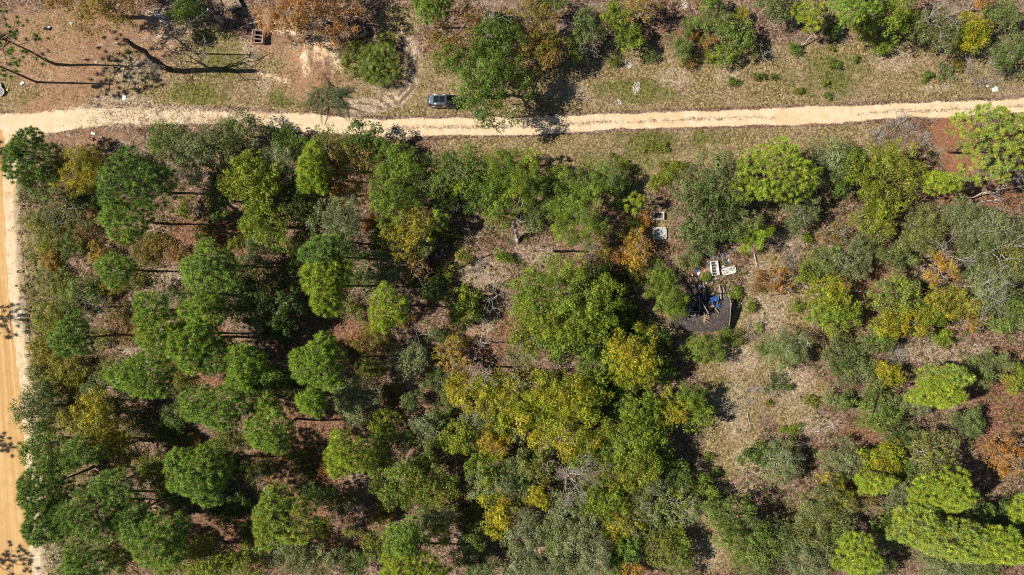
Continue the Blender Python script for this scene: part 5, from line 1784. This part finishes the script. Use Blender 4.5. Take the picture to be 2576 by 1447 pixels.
def door_panel(name, x, y, l, w, h, rz, label, spots, cat, col):
    b = G(x, y, h); root = empty(name, (b.x, b.y, gz(x, y)), rz)
    rng = np.random.default_rng(int(x))
    bm = bmesh.new()
    nx, ny = 14, 12
    g = []
    for j in range(ny + 1):
        row = []
        for i in range(nx + 1):
            u, v = i / nx * 2 - 1, j / ny * 2 - 1
            k = 1 - .06 * (abs(u) ** 8 * abs(v) ** 8)
            dent = -.03 if (abs(u) < .86 and abs(v) < .8) else 0
            row.append(bm.verts.new((u * l / 2 * k, v * w / 2 * k, h + dent + rng.normal(0, .008))))
        g.append(row)
    for j in range(ny):
        for i in range(nx): bm.faces.new((g[j][i], g[j][i + 1], g[j + 1][i + 1], g[j + 1][i]))
    ext = bmesh.ops.extrude_face_region(bm, geom=bm.faces[:])
    bmesh.ops.translate(bm, vec=(0, 0, -h + .04), verts=[e for e in ext['geom'] if isinstance(e, bmesh.types.BMVert)])
    bm_obj('panel', bm, col, root)
    for i in range(spots):
        box('stain' if spots > 20 else 'hole', (rng.uniform(-.42, .42) * l, rng.uniform(-.42, .42) * w, h - .004), (rng.uniform(.04, .2), rng.uniform(.04, .16), .012 + .002 * i / spots), M_CHAR if spots < 20 else M_STAIN, root, rng.uniform(0, 3))
    for s in (-1, 1): box('hinge', (l * .47, s * w * .36, h + .01), (.08, .12, .03), M_DARKSTEEL, root)
    reg(root, x, y, label, cat)
M_STAIN = plain('grey_lichen_stain', (.20, .19, .18), .9, 0, .4, 8)
def speckled(name, base, dark, scale):
    m, nt, b = new_mat(name); N, L = nt.nodes, nt.links
    tc = N.new('ShaderNodeTexCoord'); n = N.new('ShaderNodeTexNoise'); n.inputs['Scale'].default_value = scale; n.inputs['Detail'].default_value = 4; n.inputs['Roughness'].default_value = .65
    L.new(tc.outputs['Object'], n.inputs['Vector'])
    r = N.new('ShaderNodeValToRGB'); r.color_ramp.elements[0].position = .44; r.color_ramp.elements[1].position = .56
    r.color_ramp.elements[0].color = (*dark, 1); r.color_ramp.elements[1].color = (*base, 1)
    L.new(n.outputs['Fac'], r.inputs[0]); L.new(r.outputs[0], b.inputs['Base Color']); b.inputs['Roughness'].default_value = .8
    return m
M_DIRTYWHITE = speckled('lichen_speckled_white', (.66, .66, .66), (.27, .26, .25), 6)
M_OFFWHITE = speckled('scuffed_white_enamel', (.76, .75, .71), (.42, .40, .36), 2.4)
door_panel('scrap_enamel_sheet', 1660, 587, 2.05, 1.85, .3, 0.02, 'square dirty white panel speckled with lichen, below the upper refrigerator', 26, 'panel', M_DIRTYWHITE)
door_panel('scrap_appliance_front', 1834, 681, 2.1, 1.1, .28, math.radians(14), 'white refrigerator door with black holes beside the shelved shell', 9, 'refrigerator door', M_OFFWHITE)

# --- collapsed burnt shed
def shed():
    b = G(1760, 790); root = empty('collapsed_shed', (b.x, b.y, 0))
    rng = np.random.default_rng(12)
    def P(x, y, z): return G(x, y, z) - Vector((b.x, b.y, 0))
    # roof panel: ragged upper edge, eave below
    low = [(1686, 826, 1.0), (1720, 831, 1.0), (1760, 835, 1.0), (1800, 834, 1.0), (1830, 830, 1.0)]
    up = [(1690, 796, 1.7), (1716, 794, 1.75), (1745, 798, 1.7), (1772, 800, 1.7), (1790, 792, 1.9), (1812, 784, 2.05), (1835, 776, 2.2)]
    nU, nV = 30, 10
    def along(pts, t):
        f = t * (len(pts) - 1); i = min(len(pts) - 2, int(f)); a, c = np.array(pts[i]), np.array(pts[i + 1]); return a + (c - a) * (f - i)
    bm = bmesh.new()
    g = []
    for j in range(nV + 1):
        row = []
        for i in range(nU + 1):
            u, v = i / nU, j / nV
            q = along(low, u) * (1 - v) + along(up, u) * v
            z = q[2] + .10 * math.sin(v * 3.1) + rng.normal(0, .012)
            jit = rng.normal(0, 1.5) if j == nV else 0
            row.append(bm.verts.new(P(q[0], q[1] + jit, z)))
        g.append(row)
    for j in range(nV):
        for i in range(nU): bm.faces.new((g[j][i], g[j][i + 1], g[j + 1][i + 1], g[j + 1][i]))
    rp = bm_obj('roof_panel', bm, M_ROOF, root)
    m = rp.modifiers.new('thick', 'SOLIDIFY'); m.thickness = .07; m.offset = -1
    # raised shingle courses
    for j in range(1, nV):
        v = j / nV; pts = []
        for i in range(nU + 1):
            q = along(low, i / nU) * (1 - v) + along(up, i / nU) * v
            pts.append(np.array(P(q[0], q[1], q[2] + .10 * math.sin(v * 3.1) + .015)))
        tube_obj('shingle_course', path_segs(pts, .02, .02), M_ROOF, rp, 4)
    V, C = [], []
    pl = []
    for i in range(260):
        u, v = rng.uniform(), rng.uniform() ** .7
        q = along(low, u) * (1 - v) + along(up, u) * v
        pl.append(np.array(P(q[0], q[1], q[2] + .10 * math.sin(v * 3.1) + .04)))
    lc = np.array([(.30, .19, .10), (.16, .10, .06), (.40, .30, .17)])[rng.choice(3, 260)]
    sl = rng.uniform(.07, .2, 260)
    lo = link('leaf_litter', leaves(np.array(pl), rng.normal(0, .3, (260, 3)) + np.array([0, 0, 1]), sl, sl * .7, lc, M_GRASS, rng, 'leaf_litter'), root)
    lo['kind'] = 'stuff'
    # right-hand roof strip left standing along the gable
    bm = bmesh.new()
    pts = [(1836, 748, 2.1), (1838, 760, 2.2), (1838, 776, 2.2), (1837, 800, 1.7), (1833, 828, 1.0)]
    ins = [(1822, 752, 2.0), (1816, 762, 2.1), (1813, 782, 2.08), (1810, 802, 1.62), (1808, 831, .98)]
    a = [bm.verts.new(P(*p) + Vector((0, 0, .03))) for p in pts]; c = [bm.verts.new(P(*p) + Vector((0, 0, .03))) for p in ins]
    for i in range(4): bm.faces.new((a[i], a[i + 1], c[i + 1], c[i]))
    o = bm_obj('gable_strip', bm, M_ROOF, root); m = o.modifiers.new('thick', 'SOLIDIFY'); m.thickness = .09; m.offset = -1
    tube_obj('rake_trim', path_segs([np.array(P(x, y, z + .05)) for x, y, z in pts], .045, .045), M_GREYWOOD, root, 4)
    tube_obj('corner_post', [(np.array(P(1836, 770, 0)), np.array(P(1836, 770, 2.1)), .07, .06)], M_CHAR, root, 4)
    tube_obj('corner_post', [(np.array(P(1688, 812, 0)), np.array(P(1687, 806, 1.5)), .07, .06)], M_GREYWOOD, root, 4)
    # charred floor and debris
    bm = bmesh.new()
    n = 16
    g = [[bm.verts.new(P(1724 + 112 * i / n + rng.normal(0, .8), 738 + 62 * j / n + rng.normal(0, .8), .12 + .35 * rng.uniform() ** 2)) for i in range(n + 1)] for j in range(n + 1)]
    for j in range(n):
        for i in range(n): bm.faces.new((g[j][i], g[j][i + 1], g[j + 1][i + 1], g[j + 1][i]))
    bm_obj('charred_floor', bm, speckled('burnt_debris', (.10, .095, .09), (.016, .016, .017), 2.2), root)
    for i in range(56):
        x, y = rng.uniform(1726, 1834), rng.uniform(738, 800)
        p = P(x, y, 0); L = rng.uniform(.4, 2.2)
        box('charred_board', (p.x, p.y, rng.uniform(.3, .8)), (L, rng.uniform(.05, .16), .05), M_CHAR if i % 3 else M_GREYWOOD, root, rng.choice([0, 1.57, .5, 2.2]) + rng.normal(0, .15), rng.normal(0, .12))
    for i in range(26):
        x, y = rng.uniform(1726, 1832), rng.uniform(744, 800)
        p = P(x, y, 0)
        box('rubble', (p.x, p.y, .45), (rng.uniform(.1, .35), rng.uniform(.1, .3), rng.uniform(.1, .25)), (M_GREYWOOD, M_WHITE_DIRTY, M_CHAR, M_STAIN)[i % 4], root, rng.uniform(0, 3), .3, .2)
    # standing joists pointing away above the floor
    for (x0, y0, x1, y1, w, m) in ((1770, 709, 1770, 751, .13, M_GREYWOOD), (1774, 724, 1775, 755, .07, M_GREYWOOD), (1746, 712, 1750, 742, .1, M_GREYWOOD), (1809, 718, 1814, 752, .14, M_DEAD), (1819, 722, 1822, 755, .08, M_GREYWOOD), (1825, 734, 1827, 752, .06, M_GREYWOOD), (1742, 742, 1741, 752, .06, M_GREYWOOD)):
        p, q = P(x0, y0, .25), P(x1, y1, .9)
        d = q - p
        o = box('joist', (p + q) / 2, (d.length, w, .1), m, root); o.rotation_euler = d.to_track_quat('X', 'Z').to_euler()
    for (x0, y0, z0, x1, y1, z1, w) in ((1762, 753, .9, 1783, 790, 1.5, .1), (1760, 752, .9, 1758, 800, .8, .08), (1752, 746, .9, 1785, 744, .9, .07), (1726, 758, .5, 1790, 762, .7, .07), (1790, 762, .6, 1836, 768, .9, .07), (1768, 756, .8, 1775, 775, 1.0, .06)):
        p, q = P(x0, y0, z0), P(x1, y1, z1); d = q - p
        o = box('fallen_rafter', (p + q) / 2, (d.length, w, .08), M_GREYWOOD if w > .075 else M_CHAR, root); o.rotation_euler = d.to_track_quat('X', 'Z').to_euler()
    reg(root, 1760, 790, 'collapsed burnt shed with dark shingle roof panel and charred boards', 'shed')
    # wood splinters on the roof
    p = G(1776, 797, 1.9); sg = []
    for i in range(16): sg.append((np.array((rng.normal(0, .2), rng.normal(0, .2), .05)), np.array((rng.normal(0, .6), rng.normal(.1, .5), rng.uniform(.05, .5))), .05, .02))
    reg(tube_obj('splintered_wood', sg, M_LUMBER, None, 4, p), 1776, 797, 'tan splintered wood on the broken roof edge of the shed', 'wood')
    bl = []
    for k, (x, y, s, lab) in enumerate(((1796, 753, .6, 'bright blue tarpaulin crumpled on the burnt shed'), (1806, 768, .32, 'small blue scrap below the crumpled tarpaulin'))):
        bm = bmesh.new(); n = 10
        g = [[bm.verts.new(((i / n - .5) * 2 * s * (1 + .2 * math.sin(j)), (j / n - .5) * 1.1 * s * (1 + .3 * math.sin(i * 1.3 + k)), .1 + .28 * s * rng.uniform())) for i in range(n + 1)] for j in range(n + 1)]
        for j in range(n):
            for i in range(n): bm.faces.new((g[j][i], g[j][i + 1], g[j + 1][i + 1], g[j + 1][i]))
        p = G(x, y, .8)
        reg(bm_obj('tarpaulin', bm, M_BLUE, None, p, .25), x, y, lab, 'tarpaulin')
shed()

# --- rubbish round the shed: each piece its own thing
def rubbish():
    rng = np.random.default_rng(21)
    mats = {'white': M_PAPER, 'blue': M_BLUE, 'pale': M_WHITE_DIRTY, 'tan': M_LUMBER, 'grey': M_GALV}
    spots = [(1721, 644, 'blue', .5), (1816, 634, 'blue', .45), (1822, 642, 'blue', .5), (1810, 652, 'blue', .35), (1845, 632, 'blue', .3), (1826, 660, 'blue', .35), (1793, 648, 'grey', .5), (1818, 670, 'white', .35), (1832, 655, 'white', .3),
             (1838, 613, 'white', .3), (1752, 680, 'blue', .45), (1757, 688, 'white', .5), (1765, 694, 'tan', .35), (1740, 692, 'white', .3), (1750, 702, 'white', .4), (1772, 682, 'tan', .3), (1780, 690, 'pale', .3), (1776, 712, 'white', .35),
             (1790, 712, 'grey', .5), (1742, 720, 'pale', .5), (1760, 722, 'grey', .6), (1700, 738, 'grey', .5), (1860, 764, 'white', .55), (1856, 772, 'white', .4), (1690, 700, 'pale', .45), (1800, 700, 'pale', .3), (1845, 668, 'pale', .2), (1730, 706, 'tan', .35)]
    for i, (x, y, c, s) in enumerate(spots):
        b = G(x, y); bm = bmesh.new(); n = 4
        g = [[bm.verts.new(((u / n - .5) * s * rng.uniform(.8, 1.3), (v / n - .5) * s * .7 * rng.uniform(.8, 1.3), .05 + .2 * s * rng.uniform())) for u in range(n + 1)] for v in range(n + 1)]
        for v in range(n):
            for u in range(n): bm.faces.new((g[v][u], g[v][u + 1], g[v + 1][u + 1], g[v + 1][u]))
        o = bm_obj('rubbish_scrap', bm, mats[c], None, (b.x, b.y, .05), rng.uniform(0, 3))
        THINGS.append((o, x, y, s * 10, c, 'crumpled rubbish scrap', None, 'rubbish'))
    # pale rubble spills in the grass north of the track
    for (x, y, rx, ry, n, lab) in ((1601, 222, 10, 17, 60, 'pale grey rubble spill in the grass above the track'), (1581, 160, 9, 14, 40, 'small pale rubble spill beside the yellow-green bushes'), (1722, 14, 9, 14, 40, 'white rubble spill at the top edge'), (1556, 258, 9, 7, 24, 'little rubble patch at the edge of the tree shadow')):
        b = G(x, y); bm = bmesh.new()
        for i in range(n):
            a, r = rng.uniform(0, 6.28), math.sqrt(rng.uniform())
            add_box(bm, (math.cos(a) * r * rx * K, math.sin(a) * r * ry * K, .04), (rng.uniform(.06, .22), rng.uniform(.06, .2), rng.uniform(.04, .12)), Matrix.Rotation(rng.uniform(0, 3), 3, 'Z'))
        o = bm_obj('rubble_spill', bm, M_WHITE_DIRTY, None, (b.x, b.y, gz(x, y)))
        reg(o, x, y, lab, 'rubble'); o['kind'] = 'stuff'
rubbish()
# flat slabs in the dry clearing
for i, (x, y, s, lab) in enumerate(((1889, 979, 1.2, 'left dark flat slab in the dry clearing'), (1912, 979, 1.3, 'right dark flat slab in the dry clearing'), (1888, 1010, 1.0, 'lower dark flat slab in the dry clearing'))):
    b = G(x, y); bm = bmesh.new()
    add_box(bm, (0, 0, .0), (s, s * .85, .12), None, .03)
    reg(bm_obj('slab', bm, speckled('mossy_slab', (.26, .21, .16), (.10, .085, .07), 3), None, (b.x, b.y, gz(x, y)), .1 * i), x, y, lab, 'slab')
# ------------------------------------------------------------------ labels that single each plant out
LANDMARKS = [('black car', 1117, 254), ('cream tank', 904, 77), ('pile of cut fronds', 824, 242), ('clump of fan palms', 950, 158), ('collapsed shed', 1765, 790),
             ('shelved refrigerator', 1799, 675), ('dirty white panel', 1660, 587), ('leaning dead tree', 1303, 560), ('road junction', 40, 320),
             ('yellow roadside tree', 190, 430), ('round bright pine', 1962, 428), ('large central oak', 1420, 760), ('round silvery bush', 1985, 874), ('red-brown bare soil', 2395, 335),
             ('right thicket', 2372, 666), ('silver bare tree', 1430, 1203), ('dry clearing', 1890, 980), ('lower left corner', 0, 1447), ('lower right corner', 2576, 1447),
             ('top right corner', 2576, 0), ('wooden box', 653, 97), ('bottom edge', 1288, 1447), ('round yellow tree', 1252, 1298), ('big lower green tree', 1848, 1320),
             ('clearing pine', 982, 772), ('blackened fallen log', 1194, 656), ('bottom edge orange tree', 1590, 1436), ('pale rubble spill', 1601, 222), ('clay road bend', 30, 800)]
FIXED = {(190, 430): 'yellow and orange tree beside the road junction', (1962, 428): 'round bright green pine with dense crown below the track', (1420, 750): 'largest yellow-green oak in the middle of the wood',
         (1985, 874): 'round silvery green bush alone in the right clearing', (2372, 666): 'orange-leaved tree glowing in the grey-green right thicket', (1252, 1298): 'round yellow tree of the lower centre',
         (1848, 1320): 'big round green tree beside the lower clearing', (982, 772): 'compact bright pine left of the central clearing', (1590, 1436): 'orange tree cut by the bottom edge',
         (1215, 205): 'large dark green oak leaning over the black car', (66, 392): 'dark pine at the road junction corner', (-2, 92): 'tall dark pine leaning out of the top left corner',
         (1141, 88): 'rust and orange tree above the large dark oak', (795, 18): 'broad rusty half-bare tree over the sand heap', (790, 432): 'lime-bright slim pine between grey-green and olive trees',
         (235, -8): 'olive and rust oak at the top edge over the yard', (468, 18): 'dense dark green cone-shaped tree at the top edge', (2508, 345): 'wide open pine over the track at the right edge'}
ORD = ['nearest', 'second nearest', 'third nearest', 'fourth nearest', 'fifth nearest', 'sixth nearest', 'seventh nearest']
def place_words(dx, dy):
    if abs(dx) > abs(dy): return 'right of' if dx > 0 else 'left of'
    return 'below' if dy > 0 else 'above'
def write_labels():
    groups = {}
    for t in THINGS:
        o, x, y, r, cn, noun, lab, cat = t
        o['category'] = cat
        if lab is None: lab = FIXED.get((int(x), int(y)))
        if lab: o['label'] = lab; continue
        if x < -40:
            o['label'] = 'pine outside the left edge %s' % ['shading the road junction', 'shading the upper clay road', 'shading the middle of the clay road', 'shading the lower left clay road'][min(3, int(max(0, y) // 420))]
            continue
        size = '' if noun == 'crumpled rubbish scrap' else ('small ' if r < 24 else 'mid-size ' if r < 50 else 'large ')
        groups.setdefault(size + cn + ' ' + noun, []).append(t)
    for desc, its in groups.items():
        noun = its[0][5].split()[-1]
        cand = []
        for li, (ln, lx, ly) in enumerate(LANDMARKS):
            by = {}
            for i, t in enumerate(its):
                by.setdefault(place_words(t[1] - lx, t[2] - ly), []).append((math.hypot(t[1] - lx, t[2] - ly), i))
            for dw, lst in by.items():
                lst.sort()
                for rk, (d, i) in enumerate(lst): 
                    if d > 12: cand.append((rk * 260 + d, rk, i, dw, ln))
        cand.sort(key=lambda c: c[0])
        done = set()
        for sc, rk, i, dw, ln in cand:
            if i in done: continue
            done.add(i)
            o = its[i][0]
            if len(its) == 1: o['label'] = '%s %s the %s' % (desc, dw, ln)
            else: o['label'] = '%s, %s such %s the %s' % (desc, ORD[min(rk, 6)], dw, ln)
            if its[i][7] in ('pine', 'tree', 'bush'): o['group'] = {'pine': 'pines of the wood', 'tree': 'broadleaf trees of the wood', 'bush': 'bushes'}[its[i][7]]
            else: o['group'] = 'rubbish around the collapsed shed'
write_labels()
